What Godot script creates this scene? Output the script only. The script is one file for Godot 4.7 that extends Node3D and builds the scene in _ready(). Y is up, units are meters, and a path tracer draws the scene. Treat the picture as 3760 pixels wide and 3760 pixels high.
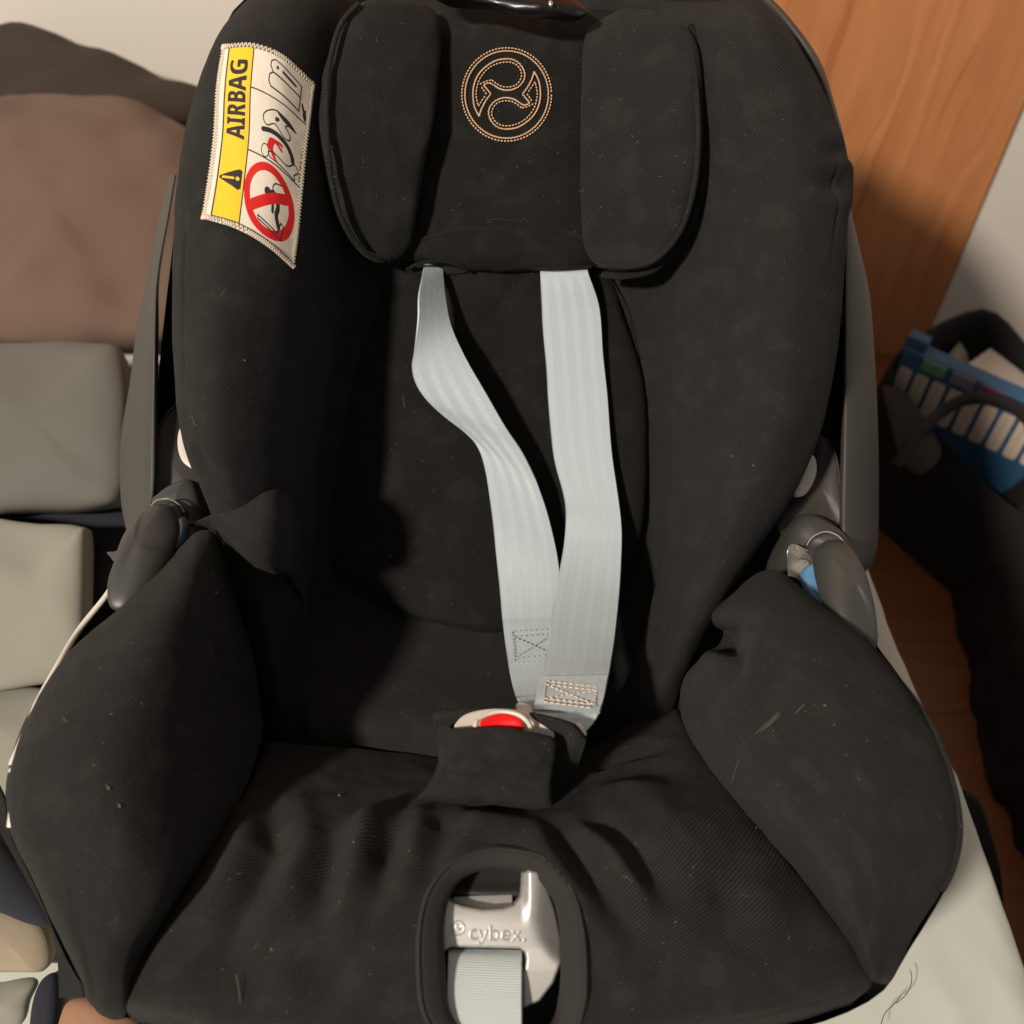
extends Node3D

# An infant car seat on a bed, photographed from above and in front. Metres, y up, bed top near y = 0, floor at y = -0.47.

class Canvas:
	var w: int
	var h: int
	var px := PackedByteArray()
	func _init(cw: int, ch: int, c: Color) -> void:
		w = cw
		h = ch
		px.resize(w * h * 3)
		for i in w * h:
			px[i * 3] = c.r8
			px[i * 3 + 1] = c.g8
			px[i * 3 + 2] = c.b8
	func poly(pts: PackedVector2Array, c: Color) -> void:
		var lo := 1e9
		var hi := -1e9
		for p in pts:
			lo = minf(lo, p.y)
			hi = maxf(hi, p.y)
		for y in range(maxi(0, int(lo)), mini(h, int(hi) + 2)):
			var xs := []
			var yc := y + 0.5
			for i in pts.size():
				var a := pts[i]
				var b := pts[(i + 1) % pts.size()]
				if (a.y <= yc) != (b.y <= yc):
					xs.append(a.x + (yc - a.y) / (b.y - a.y) * (b.x - a.x))
			xs.sort()
			for k in range(0, xs.size() - 1, 2):
				for x in range(maxi(0, roundi(xs[k])), mini(w, roundi(xs[k + 1]))):
					var at := (y * w + x) * 3
					px[at] = c.r8
					px[at + 1] = c.g8
					px[at + 2] = c.b8
	func disc(o: Vector2, rx: float, ry: float, c: Color) -> void:
		var p := PackedVector2Array()
		for i in 40:
			p.append(o + Vector2(cos(i * TAU / 40) * rx, sin(i * TAU / 40) * ry))
		poly(p, c)
	func stroke(pts: Array, t: float, c: Color, closed := false) -> void:
		for i in pts.size() - (0 if closed else 1):
			var a: Vector2 = pts[i]
			var b: Vector2 = pts[(i + 1) % pts.size()]
			var s := (b - a).normalized().orthogonal() * t * 0.5
			poly(PackedVector2Array([a + s, b + s, b - s, a - s]), c)
		for p in pts:
			if t > 2.5:
				disc(p, t * 0.5, t * 0.5, c)
	func text(tris: PackedVector2Array, at: Transform2D, c: Color) -> void:
		for i in range(0, tris.size() - 2, 3):
			poly(PackedVector2Array([at * tris[i], at * tris[i + 1], at * tris[i + 2]]), c)
	func texture() -> ImageTexture:
		return ImageTexture.create_from_image(Image.create_from_data(w, h, false, Image.FORMAT_RGB8, px))

class Geo:
	var v := PackedVector3Array()
	var n := PackedVector3Array()
	var t := PackedVector2Array()
	var i := PackedInt32Array()

var M := {}
var last := {}
var rng := RandomNumberGenerator.new()
var lumps := FastNoiseLite.new()
var taken := {}

func put(called: String, g: Geo, mat: Material, parent: Node3D = self) -> MeshInstance3D:
	var a := []
	a.resize(Mesh.ARRAY_MAX)
	a[Mesh.ARRAY_VERTEX] = g.v
	a[Mesh.ARRAY_NORMAL] = g.n
	a[Mesh.ARRAY_TEX_UV] = g.t
	a[Mesh.ARRAY_TEX_UV2] = g.t
	a[Mesh.ARRAY_INDEX] = g.i
	var m := ArrayMesh.new()
	m.add_surface_from_arrays(Mesh.PRIMITIVE_TRIANGLES, a)
	var o := MeshInstance3D.new()
	o.mesh = m
	o.material_override = mat
	named(o, called, parent)
	return o

func named(o: Node3D, called: String, parent: Node) -> void:
	var key := str(parent.get_instance_id()) + called
	var k: int = taken.get(key, 0)
	taken[key] = k + 1
	o.name = called if k == 0 else "%s_%03d" % [called, k]
	parent.add_child(o, true)

func thing(called: String, label: String, category: String, group := "") -> Node3D:
	var o := Node3D.new()
	named(o, called, self)
	tag(o, label, category, group)
	return o

func tag(o: Node3D, label: String, category: String, group := "") -> Node3D:
	o.set_meta("label", label)
	o.set_meta("category", category)
	if group:
		o.set_meta("group", group)
	return o

func structure(o: Node3D, label: String, category: String) -> Node3D:
	tag(o, label, category)
	o.set_meta("kind", "structure")
	return o

func cr(a, b, c, d, t: float):
	return 0.5 * (2.0 * b + (c - a) * t + (2.0 * a - 5.0 * b + 4.0 * c - d) * t * t + (3.0 * b - a - 3.0 * c + d) * t * t * t)

func spline(p, n: int, closed := false) -> PackedVector3Array:
	var out := PackedVector3Array()
	var k: int = p.size()
	for i in (k if closed else k - 1):
		var a: Vector3 = p[(i - 1 + k) % k] if closed else p[maxi(i - 1, 0)]
		var d: Vector3 = p[(i + 2) % k] if closed else p[mini(i + 2, k - 1)]
		for j in n:
			out.append(cr(a, p[i], p[(i + 1) % k], d, float(j) / n))
	if not closed:
		out.append(p[k - 1])
	return out

# nr x nc points become a smooth surface; wrap joins the last column to the first
func add_grid(g: Geo, P: PackedVector3Array, nr: int, nc: int, wrap: bool, facing: Vector3, us := PackedFloat32Array(), vs := PackedFloat32Array(), hole := PackedVector2Array()) -> void:
	var N := normals(P, nr, nc, wrap)
	var sum := 0.0
	for k in range(0, N.size(), 7):
		sum += N[k].dot(facing if facing != Vector3.ZERO else (P[k] - centre(P)))
	var turn := -1.0 if sum < 0 else 1.0
	var base := g.v.size()
	var cols := nc
	if wrap:
		cols = nc + 1
	var ul := PackedFloat32Array([0.0])
	var vl := PackedFloat32Array([0.0])
	var mid := nr / 2
	for c in range(1, cols):
		ul.append(ul[c - 1] + P[mid * nc + (c % nc)].distance_to(P[mid * nc + c - 1]))
	for r in range(1, nr):
		vl.append(vl[r - 1] + P[r * nc + nc / 2].distance_to(P[(r - 1) * nc + nc / 2]))
	for r in nr:
		for c in cols:
			var k := r * nc + (c % nc)
			g.v.append(P[k])
			g.n.append(N[k] * turn)
			g.t.append(Vector2(us[c] if us.size() else ul[c], vs[r] if vs.size() else vl[r]))
	var holed := hole.size() > 2
	for r in nr - 1:
		for c in cols - 1:
			var k := base + r * cols + c
			if holed:
				var m := (g.v[k] + g.v[k + cols + 1]) * 0.5
				if Geometry2D.is_point_in_polygon(Vector2(m.x, m.z), hole):
					continue
			if turn < 0:
				g.i.append_array([k, k + cols, k + 1, k + 1, k + cols, k + cols + 1])
			else:
				g.i.append_array([k, k + 1, k + cols, k + 1, k + cols + 1, k + cols])

func centre(P: PackedVector3Array) -> Vector3:
	return (P[0] + P[P.size() / 3] + P[P.size() * 2 / 3] + P[P.size() - 1]) * 0.25

# pointing along (row direction) x (column direction)
func normals(P: PackedVector3Array, nr: int, nc: int, wrap: bool) -> PackedVector3Array:
	var N := PackedVector3Array()
	N.resize(P.size())
	for r in nr:
		var r0 := maxi(r - 1, 0) * nc
		var r1 := mini(r + 1, nr - 1) * nc
		for c in nc:
			var c0 := (c - 1 + nc) % nc if wrap else maxi(c - 1, 0)
			var c1 := (c + 1) % nc if wrap else mini(c + 1, nc - 1)
			var x := (P[r1 + c] - P[r0 + c]).cross(P[r * nc + c1] - P[r * nc + c0])
			if x.length_squared() < 1e-18:
				var q0 := mini(r + 1, nr - 1) if r < nr / 2 else maxi(r - 1, 0)
				var u := Vector3.ZERO
				for k in nc:
					u += (P[r1 + k] - P[r0 + k]).cross(P[q0 * nc + (k + 1) % nc] - P[q0 * nc + k])
				x = u
			N[r * nc + c] = x.normalized()
	return N

func bicubic(grid: Array, su: int, sv: int) -> Dictionary:
	var rows := []
	for r in grid:
		rows.append(spline(r, sv))
	var nc: int = rows[0].size()
	var nr := (rows.size() - 1) * su + 1
	var P := PackedVector3Array()
	P.resize(nr * nc)
	for c in nc:
		var col := []
		for r in rows:
			col.append(r[c])
		var s := spline(col, su)
		for r in nr:
			P[r * nc + c] = s[r]
	return {"P": P, "nr": nr, "nc": nc}

# o: noise (metres), grain (per metre), creases [{p, depth, width, rim}], hole
func sheet(called: String, grid: Array, su: int, sv: int, mat: Material, parent: Node3D, o := {}) -> MeshInstance3D:
	var s := bicubic(grid, su, sv)
	var P: PackedVector3Array = s.P
	var facing: Vector3 = o.get("facing", Vector3(0, 0.8, 0.6))
	shape(P, s.nr, s.nc, facing, o)
	var g := Geo.new()
	add_grid(g, P, s.nr, s.nc, false, facing, o.get("us", PackedFloat32Array()), o.get("vs", PackedFloat32Array()), o.get("hole", PackedVector2Array()))
	last = {"P": P, "nr": s.nr, "nc": s.nc, "N": g.n}
	if o.get("thick", 0.0) > 0.0:
		var B := PackedVector3Array()
		for k in P.size():
			B.append(P[k] - g.n[k] * o.thick)
		add_grid(g, B, s.nr, s.nc, false, -facing)
	return put(called, g, mat, parent)

func shape(P: PackedVector3Array, nr: int, nc: int, facing: Vector3, o: Dictionary) -> void:
	var amp: float = o.get("noise", 0.0)
	var per: float = o.get("grain", 30.0)
	var N := normals(P, nr, nc, false)
	var sum := 0.0
	for k in range(0, N.size(), 5):
		sum += N[k].dot(facing)
	var turn := -1.0 if sum < 0 else 1.0
	for k in P.size():
		var p := P[k]
		var d := 0.0
		if amp > 0.0:
			d = amp * (lumps.get_noise_3dv(p * per) + 0.5 * lumps.get_noise_3dv(p * per * 2.7 + Vector3(9, 4, 1)))
		for c in o.get("creases", []):
			d -= crease(c, p)
		P[k] = p + N[k] * d * turn

func crease(c: Dictionary, p: Vector3) -> float:
	var w: float = c.width
	if not c.has("box"):
		var b := AABB(c.p[0], Vector3.ZERO)
		for q in c.p:
			b = b.expand(q)
		c.box = b.grow(w * 5.0)
	if not c.box.has_point(p):
		return 0.0
	var best := 1e9
	var at := 0.0
	var count: int = c.p.size() - 1
	for i in count:
		var a: Vector3 = c.p[i]
		var ab: Vector3 = c.p[i + 1] - a
		var t := clampf((p - a).dot(ab) / ab.length_squared(), 0.0, 1.0)
		var d := (p - a - ab * t).length_squared()
		if d < best:
			best = d
			at = (i + t) / count
	var x := sqrt(best) / w
	var fade := 1.0
	if not c.get("full", false):
		fade = smoothstep(0.0, 0.3, at) * smoothstep(0.0, 0.6, 1.0 - at) if not c.get("head", false) else smoothstep(0.0, 0.7, 1.0 - at)
	var y: float = exp(-x * x) - c.get("rim", 0.42) * exp(-(x - 2.0) * (x - 2.0))
	return c.depth * y * fade

# a closed cushion: outline, a centre to fan from, how far the front and the back bulge
func add_pillow(g: Geo, outline, up: Vector3, front: float, back: float, sub := 5, rings := 12, square := 2.6, noise := 0.0, grain := 30.0, push := Vector3.ZERO) -> void:
	var o := spline(outline, sub, true)
	var c := Vector3.ZERO
	for p in o:
		c += p / o.size()
	c += push
	up = up.normalized()
	# heights of the outline above the mean plane, spread inwards as a soap film would: mode m fades as s^m
	var n := o.size()
	var re := PackedFloat32Array()
	var im := PackedFloat32Array()
	var modes := 10
	for m in modes + 1:
		var xr := 0.0
		var yr := 0.0
		for j in n:
			var z := (o[j] - c).dot(up)
			xr += z * cos(m * j * TAU / n) * (1.0 if m == 0 else 2.0) / n
			yr += z * sin(m * j * TAU / n) * 2.0 / n
		re.append(xr)
		im.append(yr)
	var P := PackedVector3Array()
	for k in range(-rings, rings + 1):
		var f := (k + rings) * PI / (2.0 * rings)
		var s := pow(sin(f), 2.0 / square)
		var h := pow(absf(cos(f)), 2.0 / square) * (front if k < 0 else -back)
		if absi(k) == rings:
			s = 0.0
		for j in n:
			var d := o[j] - c
			var z := d.dot(up)
			var w := 0.0
			var low := 0.0
			for m in modes + 1:
				var v := re[m] * cos(m * j * TAU / n) + im[m] * sin(m * j * TAU / n)
				low += v
				w += v * pow(s, m) if m else v
			w += (z - low) * pow(s, modes)
			var q := c + (d - up * z) * s + up * (w + h)
			if noise > 0.0:
				q += up * noise * lumps.get_noise_3dv(q * grain) * s
			P.append(q)
	var first := g.v.size()
	add_grid(g, P, 2 * rings + 1, o.size(), true, Vector3.ZERO)
	var x := up.cross(Vector3(0.3, 0.2, -1)).normalized()
	var y := up.cross(x)
	for k in range(first, g.v.size()):
		g.t[k] = Vector2(g.v[k].dot(x), g.v[k].dot(y))

func pillow(called: String, outline, up: Vector3, front: float, back: float, mat: Material, parent: Node3D, sub := 5, rings := 12, square := 2.6, noise := 0.0, grain := 30.0) -> MeshInstance3D:
	var g := Geo.new()
	add_pillow(g, outline, up, front, back, sub, rings, square, noise, grain)
	return put(called, g, mat, parent)

func add_tube(g: Geo, path: PackedVector3Array, radii, closed := false, sides := 8, flat := 1.0, up := Vector3.UP) -> void:
	var P := PackedVector3Array()
	var k := path.size()
	for i in k + (1 if closed else 0):
		var p := path[i % k]
		var t := (path[(i + 1) % k] - path[(i - 1 + k) % k]) if closed else path[mini(i + 1, k - 1)] - path[maxi(i - 1, 0)]
		t = t.normalized()
		var x := t.cross(up)
		if x.length() < 0.05:
			x = t.cross(Vector3(1, 0.1, 0))
		x = x.normalized()
		var y := x.cross(t)
		var r: float = radii if radii is float else radii[i % radii.size()]
		for s in sides:
			P.append(p + (x * cos(s * TAU / sides) + y * sin(s * TAU / sides) * flat) * r)
	add_grid(g, P, k + (1 if closed else 0), sides, true, Vector3.ZERO)
	# the outward side is found from the ring itself
	var base := g.v.size() - (k + (1 if closed else 0)) * (sides + 1)
	var out := (g.v[base] - path[0]).dot(g.n[base])
	if out < 0:
		for q in range(base, g.v.size()):
			g.n[q] = -g.n[q]
		var tri := g.i.size() - (k - (0 if closed else 1)) * sides * 6
		for q in range(tri, g.i.size(), 3):
			var h := g.i[q + 1]
			g.i[q + 1] = g.i[q + 2]
			g.i[q + 2] = h

func tube(called: String, pts, r, mat: Material, parent: Node3D, closed := false, sub := 8, sides := 8, flat := 1.0, up := Vector3.UP) -> MeshInstance3D:
	var g := Geo.new()
	add_tube(g, spline(pts, sub, closed), r, closed, sides, flat, up)
	return put(called, g, mat, parent)

# short thread stitches along a path
func add_stitches(g: Geo, path: PackedVector3Array, length: float, gap: float, r: float) -> void:
	var acc := 0.0
	var i := 0
	var p := path[0]
	var start := p
	var on := true
	while i < path.size() - 1:
		var need := (length if on else gap) - acc
		var d := p.distance_to(path[i + 1])
		if d < need:
			acc += d
			i += 1
			p = path[i]
			continue
		p = p.move_toward(path[i + 1], need)
		if on:
			one_stitch(g, start, p, r)
		start = p
		acc = 0.0
		on = not on

func one_stitch(g: Geo, a: Vector3, b: Vector3, r: float) -> void:
	add_tube(g, PackedVector3Array([a, a.lerp(b, 0.25), a.lerp(b, 0.75), b]), [r * 0.4, r, r, r * 0.4], false, 5)

# webbing: pairs are left edge, right edge
func webbing(called: String, L, R, thick: float, mat: Material, parent: Node3D, sub := 10) -> MeshInstance3D:
	var l := spline(L, sub)
	var r := spline(R, sub)
	var k := l.size()
	if r.size() != k:
		var r2 := PackedVector3Array()
		for i in k:
			var f := float(i) / (k - 1) * (r.size() - 1)
			var j := mini(int(f), r.size() - 2)
			r2.append(r[j].lerp(r[j + 1], f - j))
		r = r2
	var front := PackedVector3Array()
	var back := PackedVector3Array()
	var el := PackedVector3Array()
	var er := PackedVector3Array()
	var vs := PackedFloat32Array([0.0])
	for i in k:
		if i:
			vs.append(vs[i - 1] + ((l[i] + r[i]) * 0.5).distance_to((l[i - 1] + r[i - 1]) * 0.5) / 0.032)
		var t := (l[mini(i + 1, k - 1)] + r[mini(i + 1, k - 1)] - l[maxi(i - 1, 0)] - r[maxi(i - 1, 0)]).normalized()
		var n := t.cross(r[i] - l[i]).normalized()
		if n.y < 0 and i == 0 or (last.has("n") and i > 0 and n.dot(last.n) < 0):
			n = -n
		last.n = n
		for c in 9:
			var p := l[i].lerp(r[i], c / 8.0)
			front.append(p + n * thick * 0.5)
			back.append(p - n * thick * 0.5)
		el.append_array([l[i] + n * thick * 0.5, l[i] + (l[i] - r[i]).normalized() * thick * 0.4, l[i] - n * thick * 0.5])
		er.append_array([r[i] + n * thick * 0.5, r[i] + (r[i] - l[i]).normalized() * thick * 0.4, r[i] - n * thick * 0.5])
	last.erase("n")
	var us := PackedFloat32Array()
	for c in 9:
		us.append(c / 8.0)
	var g := Geo.new()
	add_grid(g, front, k, 9, false, Vector3(0, 0.8, 0.6), us, vs)
	add_grid(g, back, k, 9, false, Vector3(0, -0.8, -0.6), us, vs)
	add_grid(g, el, k, 3, false, Vector3(-1, 0, 0))
	add_grid(g, er, k, 3, false, Vector3(1, 0, 0))
	return put(called, g, mat, parent)

# a box with rounded edges, turned about y
func add_box(g: Geo, at: Vector3, size: Vector3, turn := 0.0, r := 0.004) -> void:
	var b := Basis(Vector3.UP, turn)
	var h := size * 0.5
	r = minf(r, minf(h.x, minf(h.y, h.z)) * 0.99)
	for axis in 3:
		for s in [-1.0, 1.0]:
			var n := Vector3.ZERO
			n[axis] = s
			var u := Vector3.ZERO
			u[(axis + 1) % 3] = 1.0
			var w := Vector3.ZERO
			w[(axis + 2) % 3] = 1.0
			var P := PackedVector3Array()
			var hu: float = h[(axis + 1) % 3]
			var hw: float = h[(axis + 2) % 3]
			var ku := [-hu, -hu + r * 0.3, -hu + r, hu - r, hu - r * 0.3, hu]
			var kw := [-hw, -hw + r * 0.3, -hw + r, hw - r, hw - r * 0.3, hw]
			for x in ku:
				for y in kw:
					var q: Vector3 = n * h[axis] + u * x + w * y
					var inner := q.clamp(-h + Vector3.ONE * r, h - Vector3.ONE * r)
					q = inner + (q - inner).normalized() * minf((q - inner).length(), r)
					P.append(at + b * q)
			add_grid(g, P, 6, 6, false, b * n)

func box(called: String, at: Vector3, size: Vector3, mat: Material, parent: Node3D, turn := 0.0, r := 0.004) -> MeshInstance3D:
	var g := Geo.new()
	add_box(g, at, size, turn, r)
	return put(called, g, mat, parent)

func letters(what: String, size: int, bold := true) -> PackedVector2Array:
	var f := SystemFont.new()
	f.font_names = PackedStringArray(["Droid Sans"])
	f.font_weight = 700 if bold else 400
	var tm := TextMesh.new()
	tm.text = what
	tm.font = f
	tm.font_size = size
	tm.depth = 0.0
	tm.pixel_size = 1.0
	var a := tm.surface_get_arrays(0)
	var out := PackedVector2Array()
	var idx = a[Mesh.ARRAY_INDEX]
	var vv: PackedVector3Array = a[Mesh.ARRAY_VERTEX]
	if idx != null and idx.size():
		for k in idx:
			out.append(Vector2(vv[k].x, -vv[k].y))
	else:
		for p in vv:
			out.append(Vector2(p.x, -p.y))
	return out

func mat(c: Color, rough := 0.8, metal := 0.0) -> StandardMaterial3D:
	var m := StandardMaterial3D.new()
	m.albedo_color = c
	m.roughness = rough
	m.metallic = metal
	return m

func grey_image(n: int, f: Callable) -> ImageTexture:
	var b := PackedByteArray()
	b.resize(n * n)
	for y in n:
		for x in n:
			b[y * n + x] = clampi(int(f.call(x, y) * 255.0), 0, 255)
	return ImageTexture.create_from_image(Image.create_from_data(n, n, false, Image.FORMAT_L8, b))

func noise(seed_: int, freq: float, oct := 3) -> FastNoiseLite:
	var f := FastNoiseLite.new()
	f.seed = seed_
	f.frequency = freq
	f.fractal_octaves = oct
	return f

func materials() -> void:
	var fine := noise(3, 0.09, 2)
	var twill := grey_image(384, func(x, y):
		var j := fine.get_noise_2d(x, y)
		return 0.5 + 0.34 * sin((x + y * 2) * TAU * 12.0 / 384.0 + j * 1.2) + 0.06 * sin((x - y) * TAU * 48.0 / 384.0) + 0.3 * j)
	var yarn := Canvas.new(512, 512, Color.WHITE)
	for y in 512:
		for x in 512:
			var j := fine.get_noise_2d(x, y)
			var v := 0.74 + 0.2 * sin((x + y * 2) * TAU * 12.0 / 512.0 + j * 1.2) + 0.16 * j
			for c in 3:
				yarn.px[(y * 512 + x) * 3 + c] = clampi(int(v * 255.0), 0, 255)
	var yarn_tex := yarn.texture()
	# lint, dust and rubbed patches
	var n := 1024
	var dust := Image.create(n, n, false, Image.FORMAT_RGBA8)
	dust.fill(Color(0.5, 0.46, 0.42, 0.0))
	var big := noise(11, 0.008, 4)
	var grain := noise(12, 0.45, 2)
	for y in n:
		for x in n:
			var a := clampf(big.get_noise_2d(x, y) * 1.5 - 0.05, 0.0, 0.6) * clampf(0.25 + grain.get_noise_2d(x, y) * 1.6, 0.0, 1.0)
			dust.set_pixel(x, y, Color(0.44, 0.42, 0.40, a * 0.17))
	rng.seed = 5
	for k in 230:
		var p := Vector2(rng.randf() * n, rng.randf() * n)
		var dir := Vector2.from_angle(rng.randf() * TAU)
		var long := 1.0 if rng.randf() < 0.9 else rng.randf_range(6, 22)
		var a := rng.randf_range(0.12, 0.55) if long < 2 else rng.randf_range(0.1, 0.22)
		for s in int(long * 2) + 1:
			var q := p + dir * s * 0.5
			dir = dir.rotated(rng.randf_range(-0.12, 0.12))
			dust.set_pixel(posmod(int(q.x), n), posmod(int(q.y), n), Color(0.72, 0.68, 0.62, a))
			if long < 2 and rng.randf() < 0.5:
				dust.set_pixel(posmod(int(q.x) + 1, n), posmod(int(q.y), n), Color(0.72, 0.68, 0.62, a * 0.8))
				dust.set_pixel(posmod(int(q.x), n), posmod(int(q.y) + 1, n), Color(0.72, 0.68, 0.62, a * 0.6))
	var dust_tex := ImageTexture.create_from_image(dust)
	var fab := mat(Color(0.192, 0.190, 0.184), 0.88)
	fab.metallic_specular = 0.3
	fab.heightmap_enabled = true
	fab.heightmap_texture = twill
	fab.heightmap_scale = 0.055
	fab.albedo_texture = yarn_tex
	fab.uv1_scale = Vector3(29, 29, 1)
	fab.uv2_scale = Vector3(4, 4, 1)
	fab.detail_enabled = true
	fab.detail_blend_mode = BaseMaterial3D.BLEND_MODE_MIX
	fab.detail_uv_layer = BaseMaterial3D.DETAIL_UV_2
	fab.detail_albedo = dust_tex
	fab.rim_enabled = true
	fab.rim = 0.22
	fab.rim_tint = 0.6
	M.fabric = fab
	var lining: StandardMaterial3D = fab.duplicate()
	lining.uv1_scale = Vector3(40, 40, 1)
	lining.albedo_color = Color(0.155, 0.15, 0.144)
	M.lining = lining
	var rib := mat(Color(0.165, 0.16, 0.153), 0.95)
	rib.heightmap_enabled = true
	rib.heightmap_texture = grey_image(128, func(x, y): return 0.5 + 0.5 * sin(y * TAU * 14.0 / 128.0) * (0.85 + 0.15 * fine.get_noise_2d(x * 2, y * 2)))
	rib.heightmap_scale = 0.04
	rib.uv1_scale = Vector3(80, 80, 1)
	M.rib = rib
	M.lint = mat(Color(0.36, 0.335, 0.30), 0.95)
	M.thread_black = mat(Color(0.17, 0.155, 0.14), 0.8)
	var web := mat(Color(0.735, 0.785, 0.81), 0.45)
	web.heightmap_enabled = true
	web.heightmap_texture = grey_image(512, func(x, y):
		var k: float = x * 8.0 / 512.0
		var side := 1.0 if int(k) % 2 == 0 else -1.0
		var fr := absf(fposmod(k, 1.0) - 0.5) * 2.0
		var dots := (0.5 + 0.5 * sin(y * TAU * 26.0 / 512.0)) * smoothstep(0.84, 0.95, fr)
		return 0.35 + 0.22 * sin(TAU * (y * 34.0 / 512.0 + side * k * 2.6)) * (1.0 - smoothstep(0.8, 0.92, fr)) + 0.45 * dots - 0.08 * smoothstep(0.8, 0.9, fr))
	web.heightmap_scale = 0.02
	var wc := Canvas.new(512, 512, Color.WHITE)
	for y in 512:
		for x in 512:
			var k := x * 8.0 / 512.0
			var side := 1.0 if int(k) % 2 == 0 else -1.0
			var fr := absf(fposmod(k, 1.0) - 0.5) * 2.0
			var v := 0.93 + 0.008 * side + 0.065 * sin(TAU * (y * 30.0 / 512.0 + side * k * 2.2))
			if fr > 0.88:
				v = 0.90 + 0.10 * sin(y * TAU * 24.0 / 512.0)
			v += 0.05 * fine.get_noise_2d(x, y)
			for c in 3:
				wc.px[(y * 512 + x) * 3 + c] = clampi(int(v * 255.0), 0, 255)
	web.albedo_texture = wc.texture()
	web.rim_enabled = true
	web.rim = 0.3
	M.web = web
	var coarse := mat(Color(0.72, 0.755, 0.76), 0.6)
	coarse.heightmap_enabled = true
	coarse.heightmap_texture = grey_image(512, func(x, y):
		var row := int(y * 30.0 / 512.0)
		return 0.5 + 0.25 * sin(y * TAU * 30.0 / 512.0) + 0.25 * sin(x * TAU * 26.0 / 512.0 + row * PI) * (0.7 + 0.3 * fine.get_noise_2d(x, y)))
	coarse.heightmap_scale = 0.06
	M.web_coarse = coarse
	M.thread_copper = mat(Color(0.86, 0.70, 0.56), 0.5)
	M.thread_beige = mat(Color(0.84, 0.75, 0.66), 0.6)
	M.thread_cream = mat(Color(0.80, 0.75, 0.68), 0.7)
	M.thread_grey = mat(Color(0.62, 0.66, 0.68), 0.7)
	var speck := grey_image(256, func(x, y): return 0.5 + 0.5 * fine.get_noise_2d(x * 5, y * 5))
	var plastic := mat(Color(0.24, 0.23, 0.22), 0.52)
	plastic.heightmap_enabled = true
	plastic.heightmap_texture = speck
	plastic.heightmap_scale = 0.006
	plastic.uv1_scale = Vector3(30, 30, 1)
	M.plastic = plastic
	var dark: StandardMaterial3D = plastic.duplicate()
	dark.albedo_color = Color(0.115, 0.105, 0.1)
	M.dark_plastic = dark
	var knob: StandardMaterial3D = plastic.duplicate()
	knob.albedo_color = Color(0.22, 0.22, 0.212)
	knob.roughness = 0.42
	M.knob = knob
	M.silver = mat(Color(0.68, 0.675, 0.665), 0.4, 0.55)
	M.silver.heightmap_enabled = true
	M.silver.heightmap_texture = speck
	M.silver.heightmap_scale = 0.004
	M.silver.uv1_scale = Vector3(60, 60, 1)
	M.chrome = mat(Color(0.72, 0.70, 0.67), 0.25, 0.6)
	M.collar = mat(Color(0.52, 0.50, 0.46), 0.4)
	M.panel = plastic.duplicate()
	M.panel.albedo_color = Color(0.19, 0.175, 0.16)
	M.blue = mat(Color(0.33, 0.50, 0.66), 0.45)
	M.pale_plastic = mat(Color(0.80, 0.77, 0.73), 0.4)
	M.red = mat(Color(0.86, 0.035, 0.04), 0.35)
	M.white_plastic = mat(Color(0.78, 0.74, 0.71), 0.4)
	M.black_gloss = mat(Color(0.05, 0.048, 0.05), 0.3)
	M.black_cloth = mat(Color(0.075, 0.07, 0.068), 0.85)
	M.black_cloth.heightmap_enabled = true
	M.black_cloth.heightmap_texture = twill
	M.black_cloth.heightmap_scale = 0.03
	M.black_cloth.uv1_scale = Vector3(20, 20, 1)
	# wood: grain runs along v
	var wn := noise(21, 0.02, 4)
	var streak := noise(22, 0.05, 3)
	var pores := noise(23, 0.5, 2)
	var wood := Image.create(512, 1024, false, Image.FORMAT_RGB8)
	for y in 1024:
		for x in 512:
			var bend := wn.get_noise_2d(x * 0.4, y * 0.09) * 30.0
			var rings := sin((x * 0.07 + bend * 0.5) * 1.2)
			var s := streak.get_noise_2d(x * 0.9 + bend, y * 0.03)
			var p := pores.get_noise_2d(x * 1.0, y * 0.035)
			var vein := smoothstep(0.32, 0.5, streak.get_noise_2d(x * 1.9 + bend * 1.5 + 300.0, y * 0.022 + 90.0))
			var k: float = clampf(0.60 + 0.03 * rings + 0.26 * s + 0.09 * p - 0.26 * vein, 0.0, 1.0)
			wood.set_pixel(x, y, Color(0.68, 0.41, 0.245).lerp(Color(0.88, 0.615, 0.41), k))
	var wt := ImageTexture.create_from_image(wood)
	var door := mat(Color(1, 1, 1), 0.5)
	door.albedo_texture = wt
	door.uv1_scale = Vector3(1.25, 0.7, 1)
	door.heightmap_enabled = true
	door.heightmap_texture = wt
	door.heightmap_scale = 0.01
	M.door = door
	var floor_m: StandardMaterial3D = door.duplicate()
	floor_m.albedo_color = Color(0.58, 0.54, 0.46)
	floor_m.uv1_scale = Vector3(1.6, 0.9, 1)
	M.floor = floor_m
	var plaster := mat(Color(0.90, 0.87, 0.83), 0.9)
	plaster.heightmap_enabled = true
	plaster.heightmap_texture = speck
	plaster.heightmap_scale = 0.02
	plaster.uv1_scale = Vector3(8, 8, 1)
	M.wall = plaster
	var weave := grey_image(256, func(x, y): return 0.5 + 0.25 * sin(x * TAU * 40 / 256.0) * sin(y * TAU * 40 / 256.0) + 0.12 * fine.get_noise_2d(x, y))
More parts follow.
